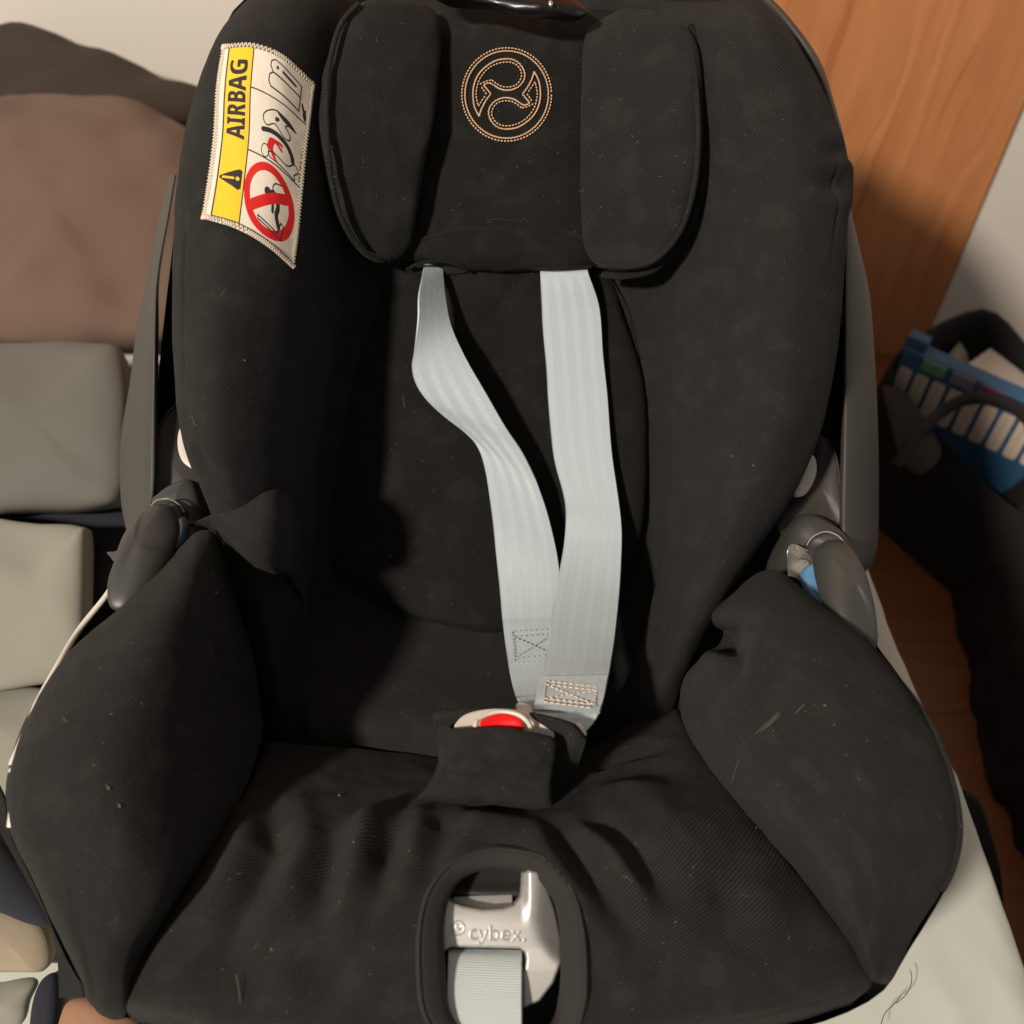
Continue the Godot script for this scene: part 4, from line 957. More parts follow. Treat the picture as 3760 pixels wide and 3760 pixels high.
	pillow("collar_face", [Vector3(-0.2016, 0.2072, -0.356), Vector3(-0.1987, 0.2082, -0.3606), Vector3(-0.1937, 0.2078, -0.3617), Vector3(-0.1892, 0.2057, -0.3606), Vector3(-0.1856, 0.203, -0.3571), Vector3(-0.1868, 0.201, -0.3514), Vector3(-0.1951, 0.2035, -0.3513)], ul, 0.002, 0.01, M.knob, l, 5, 8, 3.0)
	pillow("reflector", [Vector3(-0.1889, 0.2021, -0.3543), Vector3(-0.185, 0.2013, -0.355), Vector3(-0.1835, 0.1993, -0.3508), Vector3(-0.1841, 0.1983, -0.3463), Vector3(-0.1862, 0.1984, -0.3448), Vector3(-0.1883, 0.1991, -0.3473)], ul, 0.002, 0.004, M.chrome, l, 5, 8, 3.0)
	pillow("blue_insert", [Vector3(-0.187, 0.1992, -0.3442), Vector3(-0.1838, 0.1999, -0.3451), Vector3(-0.1834, 0.1994, -0.3396), Vector3(-0.1859, 0.2001, -0.334), Vector3(-0.1877, 0.1992, -0.3361)], ul, 0.002, 0.004, M.blue, l, 5, 8, 3.0)
	pillow("knob", [Vector3(-0.2001, 0.2155, -0.3488), Vector3(-0.1969, 0.2161, -0.3512), Vector3(-0.1926, 0.2159, -0.3525), Vector3(-0.1876, 0.2148, -0.3512), Vector3(-0.1838, 0.2126, -0.3451), Vector3(-0.1816, 0.211, -0.3365), Vector3(-0.1828, 0.2097, -0.3267), Vector3(-0.184, 0.2102, -0.3176), Vector3(-0.1885, 0.2098, -0.3008), Vector3(-0.1967, 0.2097, -0.2877), Vector3(-0.2063, 0.2097, -0.2877), Vector3(-0.21, 0.2111, -0.2993), Vector3(-0.2089, 0.2133, -0.3119), Vector3(-0.2075, 0.2154, -0.3275), Vector3(-0.2047, 0.2148, -0.3398)], ul, 0.011, 0.003, M.knob, l, 5, 12, 2.2)
	pillow("fin", [Vector3(-0.2226, 0.2011, -0.3304), Vector3(-0.2164, 0.2039, -0.3291), Vector3(-0.2112, 0.2089, -0.329), Vector3(-0.2084, 0.2088, -0.3256), Vector3(-0.2107, 0.2067, -0.3229), Vector3(-0.2165, 0.202, -0.3234), Vector3(-0.2197, 0.201, -0.3269)], ul, 0.0015, 0.0025, M.plastic, l, 5, 6, 2.6)
	tube("rim_edge", [Vector3(-0.2115, 0.2075, -0.3223), Vector3(-0.213, 0.2058, -0.312), Vector3(-0.2141, 0.2042, -0.3018), Vector3(-0.2254, 0.2007, -0.2811), Vector3(-0.2257, 0.2103, -0.2561), Vector3(-0.2283, 0.2128, -0.2365), Vector3(-0.2287, 0.2147, -0.2259), Vector3(-0.2304, 0.2137, -0.2116), Vector3(-0.233, 0.2107, -0.2013)], 0.0016, M.pale_plastic, seat)
	tube("rim_edge", [Vector3(-0.2325, 0.2098, -0.2002), Vector3(-0.228, 0.2087, -0.1955), Vector3(-0.2281, 0.2051, -0.1892), Vector3(-0.2305, 0.2005, -0.1835), Vector3(-0.231, 0.197, -0.1773)], 0.0022, M.pale_plastic, seat)

func head(seat: Node3D) -> void:
	var h := Node3D.new()
	named(h, "headrest", seat)
	sheet("centre_panel", [
		[Vector3(-0.0787, 0.3436, -0.6671), Vector3(-0.047, 0.3498, -0.6506), Vector3(-0.002, 0.3491, -0.6416), Vector3(0.0463, 0.3457, -0.6453), Vector3(0.0763, 0.3394, -0.6617)],
		[Vector3(-0.0775, 0.335, -0.6398), Vector3(-0.046, 0.3436, -0.6215), Vector3(-0.0019, 0.345, -0.6136), Vector3(0.0454, 0.342, -0.6195), Vector3(0.0752, 0.3339, -0.6384)],
		[Vector3(-0.0775, 0.3102, -0.608), Vector3(-0.0458, 0.3215, -0.5884), Vector3(-0.0019, 0.3236, -0.5846), Vector3(0.0451, 0.3215, -0.5884), Vector3(0.0752, 0.3102, -0.608)],
		[Vector3(-0.0773, 0.2865, -0.5745), Vector3(-0.0473, 0.2981, -0.5568), Vector3(-0.0019, 0.3004, -0.5532), Vector3(0.0451, 0.2981, -0.5568), Vector3(0.0752, 0.2854, -0.5763)],
		[Vector3(-0.0786, 0.2678, -0.5456), Vector3(-0.0521, 0.2797, -0.5317), Vector3(-0.0051, 0.2831, -0.5295), Vector3(0.045, 0.2787, -0.5304), Vector3(0.0752, 0.2647, -0.5498)],
		[Vector3(-0.0803, 0.2534, -0.5273), Vector3(-0.0538, 0.2661, -0.5159), Vector3(-0.0068, 0.2696, -0.5139), Vector3(0.0451, 0.2651, -0.5146), Vector3(0.0752, 0.2503, -0.5313)]], 14, 14, M.lining, h, {"noise": 0.0008, "grain": 30.0, "creases": [
		{"p": [Vector3(-0.0019, 0.3042, -0.5585), Vector3(-0.0132, 0.2927, -0.5427), Vector3(-0.0142, 0.2728, -0.5175)], "depth": 0.0012, "width": 0.006, "head": true},
		{"p": [Vector3(-0.0317, 0.3496, -0.6407), Vector3(-0.0279, 0.3457, -0.6186), Vector3(-0.0246, 0.3371, -0.6032)], "depth": 0.002, "width": 0.006, "head": true},
		{"p": [Vector3(0.0112, 0.349, -0.6419), Vector3(0.0126, 0.3447, -0.6142), Vector3(0.0077, 0.3356, -0.5997)], "depth": 0.0025, "width": 0.007, "head": true},
		{"p": [Vector3(0.0344, 0.3467, -0.6399), Vector3(0.0322, 0.3434, -0.6166), Vector3(0.0272, 0.335, -0.601)], "depth": 0.002, "width": 0.006, "head": true}]})
	sheet("lower_flap", [
		[Vector3(-0.0803, 0.2616, -0.5377), Vector3(-0.0572, 0.2689, -0.5227), Vector3(-0.0311, 0.2745, -0.5266), Vector3(-0.0198, 0.275, -0.5265), Vector3(-0.0052, 0.2753, -0.5261), Vector3(0.011, 0.2745, -0.525), Vector3(0.0191, 0.2729, -0.5246), Vector3(0.0452, 0.2665, -0.5196), Vector3(0.0735, 0.2565, -0.5393)],
		[Vector3(-0.0806, 0.2602, -0.5279), Vector3(-0.0586, 0.2674, -0.5159), Vector3(-0.0309, 0.273, -0.5182), Vector3(-0.0197, 0.2734, -0.5187), Vector3(-0.0052, 0.2737, -0.5183), Vector3(0.0109, 0.2729, -0.5173), Vector3(0.019, 0.2711, -0.5166), Vector3(0.0466, 0.266, -0.5141), Vector3(0.0729, 0.2544, -0.5286)],
		[Vector3(-0.0796, 0.2545, -0.5206), Vector3(-0.057, 0.2632, -0.5105), Vector3(-0.031, 0.2644, -0.5089), Vector3(-0.0197, 0.264, -0.5084), Vector3(-0.0052, 0.2636, -0.5079), Vector3(0.011, 0.2636, -0.5079), Vector3(0.0191, 0.2626, -0.5082), Vector3(0.0467, 0.2601, -0.5082), Vector3(0.0713, 0.2493, -0.522)],
		[Vector3(-0.0753, 0.2477, -0.5199), Vector3(-0.0542, 0.257, -0.5107), Vector3(-0.0313, 0.255, -0.5081), Vector3(-0.0199, 0.2544, -0.5074), Vector3(-0.0052, 0.254, -0.5069), Vector3(0.0111, 0.254, -0.5069), Vector3(0.0183, 0.2527, -0.5069), Vector3(0.0465, 0.2527, -0.5085), Vector3(0.0679, 0.2462, -0.5181)],
		[Vector3(-0.0747, 0.2402, -0.5266), Vector3(-0.0553, 0.2477, -0.5199), Vector3(-0.0313, 0.2459, -0.516), Vector3(-0.0202, 0.2459, -0.5144), Vector3(-0.0053, 0.2455, -0.5138), Vector3(0.0113, 0.2455, -0.5138), Vector3(0.0186, 0.2442, -0.5154), Vector3(0.0473, 0.2448, -0.5162), Vector3(0.069, 0.2392, -0.5253)],
		[Vector3(-0.0759, 0.2332, -0.5339), Vector3(-0.0561, 0.2402, -0.5266), Vector3(-0.031, 0.2384, -0.521), Vector3(-0.0206, 0.238, -0.5205), Vector3(-0.0054, 0.2376, -0.52), Vector3(0.0115, 0.2369, -0.5208), Vector3(0.0193, 0.2363, -0.5216), Vector3(0.048, 0.2371, -0.5226), Vector3(0.07, 0.2319, -0.5322)]], 16, 14, M.lining, h, {"noise": 0.0006, "grain": 34.0, "creases": [{"p": [Vector3(-0.0572, 0.2687, -0.5208), Vector3(-0.0441, 0.2719, -0.5228), Vector3(-0.031, 0.2743, -0.5238), Vector3(-0.0197, 0.2748, -0.5246), Vector3(-0.0052, 0.2752, -0.5242), Vector3(0.011, 0.2743, -0.5227), Vector3(0.0304, 0.2705, -0.5206), Vector3(0.0435, 0.2672, -0.5176)], "depth": 0.0016, "width": 0.0022, "full": true, "rim": 0.5}]})
	var g := Geo.new()
	add_stitches(g, spline([Vector3(-0.0618, 0.2698, -0.5183), Vector3(-0.0537, 0.2722, -0.5214), Vector3(-0.0342, 0.2768, -0.524), Vector3(-0.0213, 0.2779, -0.5241), Vector3(-0.0019, 0.2781, -0.5234), Vector3(0.0142, 0.2763, -0.5221), Vector3(0.0303, 0.2735, -0.5201), Vector3(0.0443, 0.2685, -0.517)], 12), 0.0022, 0.0012, 0.0003)
	put("stitching", g, M.thread_black, h)
	pillow("slot_shade", [Vector3(-0.0661, 0.2484, -0.5127), Vector3(-0.0585, 0.253, -0.5137), Vector3(-0.0447, 0.2546, -0.5142), Vector3(-0.0342, 0.2524, -0.5129), Vector3(-0.0271, 0.248, -0.5122), Vector3(-0.0384, 0.2462, -0.5115), Vector3(-0.055, 0.2451, -0.5117)], Vector3(0, 0.75, 0.65), 0.001, 0.004, M.black_cloth, h, 5, 6, 2.4)  # flat black pads stand in for the shade inside both strap openings
	pillow("slot_shade", [Vector3(0.0158, 0.2514, -0.5116), Vector3(0.0308, 0.2533, -0.5108), Vector3(0.0487, 0.2516, -0.5119), Vector3(0.0488, 0.2479, -0.5104), Vector3(0.031, 0.2477, -0.5101), Vector3(0.0158, 0.2483, -0.5109)], Vector3(0, 0.75, 0.65), 0.001, 0.004, M.black_cloth, h, 5, 6, 3.0)
	tube("slot_edge", [Vector3(0.0156, 0.2553, -0.5053), Vector3(0.0239, 0.2577, -0.5027), Vector3(0.0336, 0.2579, -0.503), Vector3(0.0481, 0.2561, -0.5063)], 0.0011, M.lining, h, false, 6, 6)
	tube("slot_edge", [Vector3(-0.0648, 0.2527, -0.5085), Vector3(-0.057, 0.2589, -0.5058), Vector3(-0.0446, 0.261, -0.5061), Vector3(-0.035, 0.2585, -0.5062), Vector3(-0.0275, 0.2523, -0.5079)], 0.0011, M.lining, h, false, 6, 6)
	# side cushions
	var lo := [Vector3(-0.1109, 0.3388, -0.5342), Vector3(-0.1102, 0.347, -0.5496), Vector3(-0.1059, 0.3563, -0.5663), Vector3(-0.0996, 0.364, -0.5827), Vector3(-0.0917, 0.3699, -0.5968), Vector3(-0.0824, 0.3714, -0.6052), Vector3(-0.0635, 0.3653, -0.6168), Vector3(-0.0507, 0.3585, -0.6243), Vector3(-0.0444, 0.349, -0.6219), Vector3(-0.044, 0.3371, -0.597), Vector3(-0.047, 0.3212, -0.5653), Vector3(-0.0517, 0.3061, -0.5444), Vector3(-0.0577, 0.2848, -0.5219), Vector3(-0.0629, 0.2679, -0.5085), Vector3(-0.0742, 0.2626, -0.5016), Vector3(-0.0872, 0.2717, -0.497), Vector3(-0.0982, 0.2906, -0.4986), Vector3(-0.1044, 0.3108, -0.5082), Vector3(-0.1084, 0.3268, -0.5204)]
	var gl := Geo.new()
	add_pillow(gl, lo, Vector3(0.30, 0.75, 0.62), 0.017, 0.03, 6, 16, 2.35, 0.003, 30.0)
	put("side_cushion", gl, M.fabric, h)
	tube("piping", [Vector3(-0.0876, 0.3762, -0.5902), Vector3(-0.0963, 0.3724, -0.5756), Vector3(-0.1014, 0.3639, -0.5566), Vector3(-0.1031, 0.3522, -0.5351), Vector3(-0.1025, 0.334, -0.5118), Vector3(-0.1002, 0.3172, -0.4969), Vector3(-0.0957, 0.3002, -0.4896), Vector3(-0.0861, 0.281, -0.4895), Vector3(-0.0731, 0.2701, -0.4966)], 0.0016, M.fabric, h, false, 8, 8)
	var ro := [Vector3(0.1079, 0.3431, -0.5397), Vector3(0.1075, 0.3582, -0.5639), Vector3(0.1023, 0.3656, -0.5783), Vector3(0.0929, 0.3689, -0.5889), Vector3(0.08, 0.3686, -0.5983), Vector3(0.0638, 0.3639, -0.6053), Vector3(0.0522, 0.3559, -0.6113), Vector3(0.0452, 0.345, -0.6136), Vector3(0.0426, 0.3322, -0.5875), Vector3(0.0411, 0.3106, -0.5485), Vector3(0.042, 0.2848, -0.5219), Vector3(0.0443, 0.2679, -0.5085), Vector3(0.0543, 0.2608, -0.4993), Vector3(0.0692, 0.2662, -0.4901), Vector3(0.0849, 0.2768, -0.4841), Vector3(0.0969, 0.2937, -0.4895), Vector3(0.1043, 0.3114, -0.5023), Vector3(0.1076, 0.3274, -0.5196)]
	var gr := Geo.new()
	add_pillow(gr, ro, Vector3(-0.30, 0.75, 0.62), 0.017, 0.03, 6, 16, 2.35, 0.003, 30.0)
	put("side_cushion", gr, M.fabric, h)
	tube("piping", [Vector3(0.0959, 0.3696, -0.5801), Vector3(0.1017, 0.3621, -0.5624), Vector3(0.1041, 0.3463, -0.5341), Vector3(0.1042, 0.3323, -0.5145), Vector3(0.1019, 0.3165, -0.4975), Vector3(0.0959, 0.2984, -0.4857), Vector3(0.0842, 0.2817, -0.4823), Vector3(0.07, 0.2723, -0.4864), Vector3(0.0521, 0.2665, -0.4952)], 0.0016, M.fabric, h, false, 8, 8)
	tube("piping", [Vector3(0.1026, 0.3644, -0.588), Vector3(0.1088, 0.3564, -0.573), Vector3(0.1109, 0.3387, -0.5471), Vector3(0.1109, 0.3218, -0.5255), Vector3(0.1082, 0.3056, -0.508), Vector3(0.1013, 0.2887, -0.4961), Vector3(0.0866, 0.2706, -0.4891), Vector3(0.0715, 0.2608, -0.4929), Vector3(0.0559, 0.2531, -0.5024)], 0.0024, M.lining, h, false, 8, 8)
	# folded canopy edge at the top
	pillow("canopy_edge", [Vector3(-0.0545, 0.379, -0.615), Vector3(-0.0421, 0.371, -0.6047), Vector3(-0.0296, 0.3716, -0.6022), Vector3(-0.011, 0.3717, -0.5958), Vector3(0.0058, 0.37, -0.5904), Vector3(0.0241, 0.3696, -0.5899), Vector3(0.0403, 0.3689, -0.5889), Vector3(0.0428, 0.3715, -0.5923), Vector3(0.0289, 0.3771, -0.606), Vector3(-0.0019, 0.381, -0.6174)], Vector3(0, 0.8, 0.6), 0.006, 0.01, M.black_gloss, seat, 5, 10, 2.3, 0.004, 40.0)
	pillow("snap", [Vector3(0.0208, 0.379, -0.5873), Vector3(0.022, 0.3794, -0.5878), Vector3(0.0232, 0.3789, -0.5871), Vector3(0.0232, 0.3777, -0.5857), Vector3(0.022, 0.3772, -0.585), Vector3(0.0208, 0.3777, -0.5857)], Vector3(0, 0.8, 0.6), 0.001, 0.001, M.chrome, seat, 3, 5, 2.0)
	sheet("canopy", [[Vector3(-0.136, 0.3274, -0.7438), Vector3(-0.0672, 0.3389, -0.726), Vector3(-0.0021, 0.3457, -0.7184), Vector3(0.0629, 0.34, -0.7274), Vector3(0.1353, 0.3274, -0.7438)], [Vector3(-0.1323, 0.3278, -0.7118), Vector3(-0.0653, 0.3394, -0.6942), Vector3(-0.0021, 0.3441, -0.684), Vector3(0.0611, 0.3394, -0.6942), Vector3(0.1315, 0.3278, -0.7118)], [Vector3(-0.1233, 0.3194, -0.6847), Vector3(-0.0653, 0.3265, -0.6776), Vector3(-0.0021, 0.3314, -0.6676), Vector3(0.0611, 0.3243, -0.6748), Vector3(0.1261, 0.3172, -0.6819)]], 8, 8, M.black_cloth, seat)
	emblem(h)

func emblem(h: Node3D) -> void:
	var C = [Vector3(-0.0032, 0.3243, -0.5841)][0]
	var ax = [Vector3(-0.029, 0.3239, -0.5847), Vector3(0.0226, 0.3241, -0.5845)]
	var ay = [Vector3(-0.0029, 0.3401, -0.6039), Vector3(-0.0029, 0.309, -0.5634)]
	var ex: Vector3 = (ax[1] - ax[0]) / (160.0 / 0.117)
	var ey: Vector3 = (ay[1] - ay[0]) / (158.0 / 0.117)
	var up: Vector3 = ey.cross(ex).normalized()
	up = up if up.y > 0 else -up
	var place := func(p: Vector2) -> Vector3: return C + ex * (p.x - 970.0) + ey * (p.y - 960.0) + up * 0.0003
	var g := Geo.new()
	var line := func(p: Array, n: int, closed: bool) -> PackedVector3Array:
		var q := []
		for v in p:
			q.append(place.call(v))
		return spline(q, n, closed)
	var loop := func(rx: float, ry: float) -> PackedVector3Array:
		var q := PackedVector3Array()
		for k in 181:
			q.append(place.call(Vector2(970 + cos(k * TAU / 180) * rx, 960 + sin(k * TAU / 180) * ry)))
		return q
	add_stitches(g, loop.call(722.0, 752.0), 0.0014, 0.0006, 0.00046)
	zigzag(g, loop.call(672.0, 704.0), up)
	var out := [Vector2(740, 790), Vector2(860, 868), Vector2(1010, 890), Vector2(1150, 840), Vector2(1240, 740), Vector2(1260, 620), Vector2(1200, 490), Vector2(1090, 405), Vector2(960, 385), Vector2(800, 412), Vector2(640, 505), Vector2(520, 630), Vector2(450, 780), Vector2(427, 950), Vector2(450, 1150), Vector2(525, 1310)]
	var tip := [Vector2(525, 1310), Vector2(570, 1180), Vector2(640, 1050), Vector2(715, 950)]
	var tip2 := [Vector2(715, 950), Vector2(650, 870), Vector2(595, 800)]
	var tip3 := [Vector2(595, 800), Vector2(680, 772), Vector2(740, 790)]
	var inner := [Vector2(730, 725), Vector2(830, 800), Vector2(930, 838), Vector2(1060, 830), Vector2(1160, 770), Vector2(1210, 650), Vector2(1180, 540), Vector2(1090, 460), Vector2(960, 435), Vector2(800, 470), Vector2(660, 550), Vector2(540, 700), Vector2(490, 850), Vector2(478, 980), Vector2(515, 1150)]
	var inner2 := [Vector2(515, 1150), Vector2(575, 1050), Vector2(645, 955)]
	var inner3 := [Vector2(645, 955), Vector2(585, 870), Vector2(538, 792)]
	var inner4 := [Vector2(538, 792), Vector2(640, 745), Vector2(730, 725)]
	for s in 2:
		for q in [out, tip, tip2, tip3]:
			zigzag(g, line.call(q, 10, false), up)
		for q in [inner, inner2, inner3, inner4]:
			add_stitches(g, line.call(q, 10, false), 0.0014, 0.0006, 0.00042)
		for q in [out, tip, tip2, tip3, inner, inner2, inner3, inner4]:
			for k in q.size():
				q[k] = Vector2(1940, 1902) - q[k]
	put("embroidered_emblem", g, M.thread_copper, h)

func zigzag(g: Geo, path: PackedVector3Array, up: Vector3) -> void:
	var acc := 0.0
	var flip := 1.0
	var prev := path[0]
	for i in range(1, path.size()):
		var d := path[i] - path[i - 1]
		acc += d.length()
		if acc > 0.00055:
			acc = 0.0
			var p := path[i] + d.normalized().cross(up) * 0.00042 * flip
			one_stitch(g, prev, p, 0.00034)
			prev = p
			flip = -flip

func legs(seat: Node3D) -> void:
	sheet("leg_bolster", [
		[Vector3(-0.1939, 0.1645, -0.3403), Vector3(-0.1884, 0.1929, -0.3312), Vector3(-0.1783, 0.2109, -0.3283), Vector3(-0.1664, 0.2221, -0.3296), Vector3(-0.1596, 0.2137, -0.3319), Vector3(-0.1682, 0.1591, -0.3497)],
		[Vector3(-0.2129, 0.17, -0.3148), Vector3(-0.1986, 0.2139, -0.2899), Vector3(-0.1773, 0.2351, -0.2813), Vector3(-0.1589, 0.2335, -0.2793), Vector3(-0.1522, 0.1926, -0.287), Vector3(-0.1549, 0.1218, -0.3101)],
		[Vector3(-0.2388, 0.1673, -0.2789), Vector3(-0.2189, 0.2217, -0.2511), Vector3(-0.1931, 0.2397, -0.245), Vector3(-0.1657, 0.2382, -0.243), Vector3(-0.1493, 0.1922, -0.254), Vector3(-0.1474, 0.1197, -0.283)],
		[Vector3(-0.2568, 0.1574, -0.2338), Vector3(-0.231, 0.2159, -0.2079), Vector3(-0.2005, 0.2364, -0.2034), Vector3(-0.1691, 0.2304, -0.2037), Vector3(-0.1477, 0.1861, -0.2219), Vector3(-0.1401, 0.1294, -0.2548)],
		[Vector3(-0.2561, 0.1423, -0.1982), Vector3(-0.2283, 0.2051, -0.1779), Vector3(-0.1989, 0.2233, -0.172), Vector3(-0.1683, 0.2228, -0.1698), Vector3(-0.1483, 0.1907, -0.1822), Vector3(-0.1426, 0.1505, -0.2006)],
		[Vector3(-0.2392, 0.1306, -0.167), Vector3(-0.2128, 0.1943, -0.1527), Vector3(-0.191, 0.2082, -0.1493), Vector3(-0.1695, 0.2073, -0.145), Vector3(-0.1548, 0.1947, -0.1468), Vector3(-0.1558, 0.1627, -0.1593)],
		[Vector3(-0.2148, 0.1181, -0.1347), Vector3(-0.1934, 0.1726, -0.1201), Vector3(-0.1841, 0.1861, -0.1211), Vector3(-0.1737, 0.19, -0.1212), Vector3(-0.1663, 0.1861, -0.1244), Vector3(-0.1684, 0.1614, -0.1285)],
		[Vector3(-0.215, 0.1012, -0.1293), Vector3(-0.1948, 0.1525, -0.1138), Vector3(-0.1823, 0.1674, -0.1085), Vector3(-0.1749, 0.1717, -0.1076), Vector3(-0.17, 0.1727, -0.1089), Vector3(-0.1754, 0.1509, -0.1151)],
		[Vector3(-0.2137, 0.085, -0.1249), Vector3(-0.2008, 0.1157, -0.1154), Vector3(-0.1925, 0.125, -0.1111), Vector3(-0.1874, 0.1267, -0.1101), Vector3(-0.1818, 0.1308, -0.1104), Vector3(-0.1811, 0.1276, -0.1145)]], 16, 18, M.fabric, seat, {"noise": 0.0006, "grain": 28.0, "creases": [
		{"p": [Vector3(-0.1531, 0.2114, -0.277), Vector3(-0.1492, 0.1873, -0.2629), Vector3(-0.1464, 0.168, -0.2545)], "depth": 0.003, "width": 0.006},
		{"p": [Vector3(-0.1494, 0.159, -0.2786), Vector3(-0.1452, 0.1509, -0.2602)], "depth": 0.003, "width": 0.005}]})
	sheet("bolster_fold", [
		[Vector3(-0.1924, 0.1807, -0.3611), Vector3(-0.177, 0.1995, -0.3526), Vector3(-0.1532, 0.2089, -0.3566), Vector3(-0.1372, 0.2082, -0.3687), Vector3(-0.1306, 0.1911, -0.3826), Vector3(-0.1335, 0.161, -0.4008)],
		[Vector3(-0.1854, 0.1942, -0.354), Vector3(-0.1651, 0.2195, -0.3409), Vector3(-0.145, 0.2258, -0.3458), Vector3(-0.1313, 0.2251, -0.353), Vector3(-0.1261, 0.2087, -0.3644), Vector3(-0.1304, 0.1638, -0.3881)],
		[Vector3(-0.1763, 0.2021, -0.3479), Vector3(-0.1573, 0.2224, -0.3332), Vector3(-0.1385, 0.2304, -0.3289), Vector3(-0.1256, 0.2266, -0.3354), Vector3(-0.1226, 0.2034, -0.3496), Vector3(-0.1281, 0.1547, -0.3766)],
		[Vector3(-0.1701, 0.2034, -0.3447), Vector3(-0.1514, 0.2199, -0.3252), Vector3(-0.1358, 0.2222, -0.3152), Vector3(-0.1256, 0.2132, -0.3182), Vector3(-0.1241, 0.1882, -0.3349), Vector3(-0.1285, 0.1396, -0.3654)],
		[Vector3(-0.1719, 0.1959, -0.3481), Vector3(-0.1533, 0.2106, -0.3278), Vector3(-0.1377, 0.2099, -0.3157), Vector3(-0.1301, 0.1984, -0.3188), Vector3(-0.1282, 0.1722, -0.334), Vector3(-0.1295, 0.1223, -0.3513)],
		[Vector3(-0.1798, 0.1704, -0.3641), Vector3(-0.1645, 0.1727, -0.3508), Vector3(-0.1499, 0.1655, -0.3416), Vector3(-0.142, 0.1549, -0.3443), Vector3(-0.1368, 0.1399, -0.3494), Vector3(-0.1315, 0.1077, -0.3489)],
		[Vector3(-0.187, 0.1284, -0.3591), Vector3(-0.1727, 0.1307, -0.3458), Vector3(-0.1581, 0.1207, -0.333), Vector3(-0.1478, 0.1124, -0.3305), Vector3(-0.1401, 0.106, -0.3305), Vector3(-0.1336, 0.0866, -0.3381)]], 14, 14, M.fabric, seat, {"noise": 0.001, "grain": 30.0})
	sheet("leg_bolster", [
		[Vector3(0.1654, 0.1569, -0.3306), Vector3(0.1689, 0.1839, -0.3083), Vector3(0.1545, 0.2018, -0.3068), Vector3(0.1417, 0.2074, -0.314), Vector3(0.1339, 0.1938, -0.321), Vector3(0.132, 0.1594, -0.3338)],
		[Vector3(0.1898, 0.1607, -0.303), Vector3(0.1803, 0.2029, -0.2758), Vector3(0.1584, 0.2276, -0.2716), Vector3(0.1332, 0.2367, -0.2735), Vector3(0.1199, 0.2088, -0.2915), Vector3(0.1151, 0.1637, -0.3149)],
		[Vector3(0.1954, 0.1612, -0.2874), Vector3(0.1834, 0.2119, -0.2581), Vector3(0.1585, 0.2376, -0.252), Vector3(0.1307, 0.245, -0.2533), Vector3(0.1219, 0.2132, -0.2728), Vector3(0.1239, 0.1412, -0.3106)],
		[Vector3(0.2006, 0.161, -0.271), Vector3(0.1868, 0.2196, -0.2403), Vector3(0.1594, 0.2432, -0.2332), Vector3(0.1296, 0.2472, -0.2351), Vector3(0.1087, 0.2085, -0.2586), Vector3(0.0997, 0.1425, -0.2878)],
		[Vector3(0.2056, 0.1595, -0.2527), Vector3(0.1925, 0.2212, -0.2229), Vector3(0.1641, 0.2461, -0.2142), Vector3(0.1339, 0.2472, -0.2188), Vector3(0.1094, 0.2097, -0.2358), Vector3(0.0966, 0.1268, -0.2759)],
		[Vector3(0.213, 0.16, -0.2371), Vector3(0.1982, 0.2174, -0.2099), Vector3(0.1716, 0.2364, -0.2034), Vector3(0.139, 0.2361, -0.2062), Vector3(0.1128, 0.2068, -0.219), Vector3(0.0983, 0.134, -0.2526)],
		[Vector3(0.22, 0.1507, -0.209), Vector3(0.2025, 0.2103, -0.1846), Vector3(0.1752, 0.2276, -0.1775), Vector3(0.147, 0.2285, -0.1771), Vector3(0.1252, 0.2064, -0.1861), Vector3(0.1144, 0.1552, -0.2066)],
		[Vector3(0.2145, 0.1405, -0.1797), Vector3(0.1978, 0.1984, -0.158), Vector3(0.1755, 0.2124, -0.1548), Vector3(0.1552, 0.2144, -0.1541), Vector3(0.1401, 0.2034, -0.1579), Vector3(0.1326, 0.1708, -0.1697)],
		[Vector3(0.1946, 0.1318, -0.1524), Vector3(0.1814, 0.185, -0.1359), Vector3(0.1675, 0.1968, -0.1348), Vector3(0.1575, 0.1995, -0.1351), Vector3(0.1488, 0.1944, -0.1366), Vector3(0.1481, 0.1696, -0.1438)],
		[Vector3(0.1827, 0.1164, -0.1327), Vector3(0.1707, 0.169, -0.1187), Vector3(0.1613, 0.1836, -0.1163), Vector3(0.1571, 0.186, -0.1161), Vector3(0.1558, 0.1817, -0.1172), Vector3(0.1606, 0.1598, -0.1232)],
		[Vector3(0.1809, 0.1041, -0.1331), Vector3(0.1776, 0.135, -0.1239), Vector3(0.1707, 0.1461, -0.1219), Vector3(0.1665, 0.1519, -0.1212), Vector3(0.1643, 0.1522, -0.1216), Vector3(0.168, 0.1365, -0.1259)]], 14, 18, M.fabric, seat, {"noise": 0.0006, "grain": 28.0, "creases": [
		{"p": [Vector3(0.1221, 0.1481, -0.3054), Vector3(0.1133, 0.2048, -0.2678), Vector3(0.1128, 0.2195, -0.2538)], "depth": 0.006, "width": 0.006, "head": true},
		{"p": [Vector3(0.1156, 0.2074, -0.2685), Vector3(0.1107, 0.2158, -0.253), Vector3(0.107, 0.2046, -0.2503)], "depth": 0.004, "width": 0.008}]})
	tube("bolster_piping", [Vector3(0.1758, 0.2067, -0.2774), Vector3(0.1801, 0.2134, -0.2616), Vector3(0.1866, 0.22, -0.2401), Vector3(0.1931, 0.2221, -0.2224), Vector3(0.1985, 0.2193, -0.205), Vector3(0.2012, 0.2138, -0.1841), Vector3(0.2009, 0.2073, -0.1694), Vector3(0.1965, 0.2014, -0.1569), Vector3(0.1911, 0.1962, -0.1486)], 0.0016, M.fabric, seat, false, 8, 8)
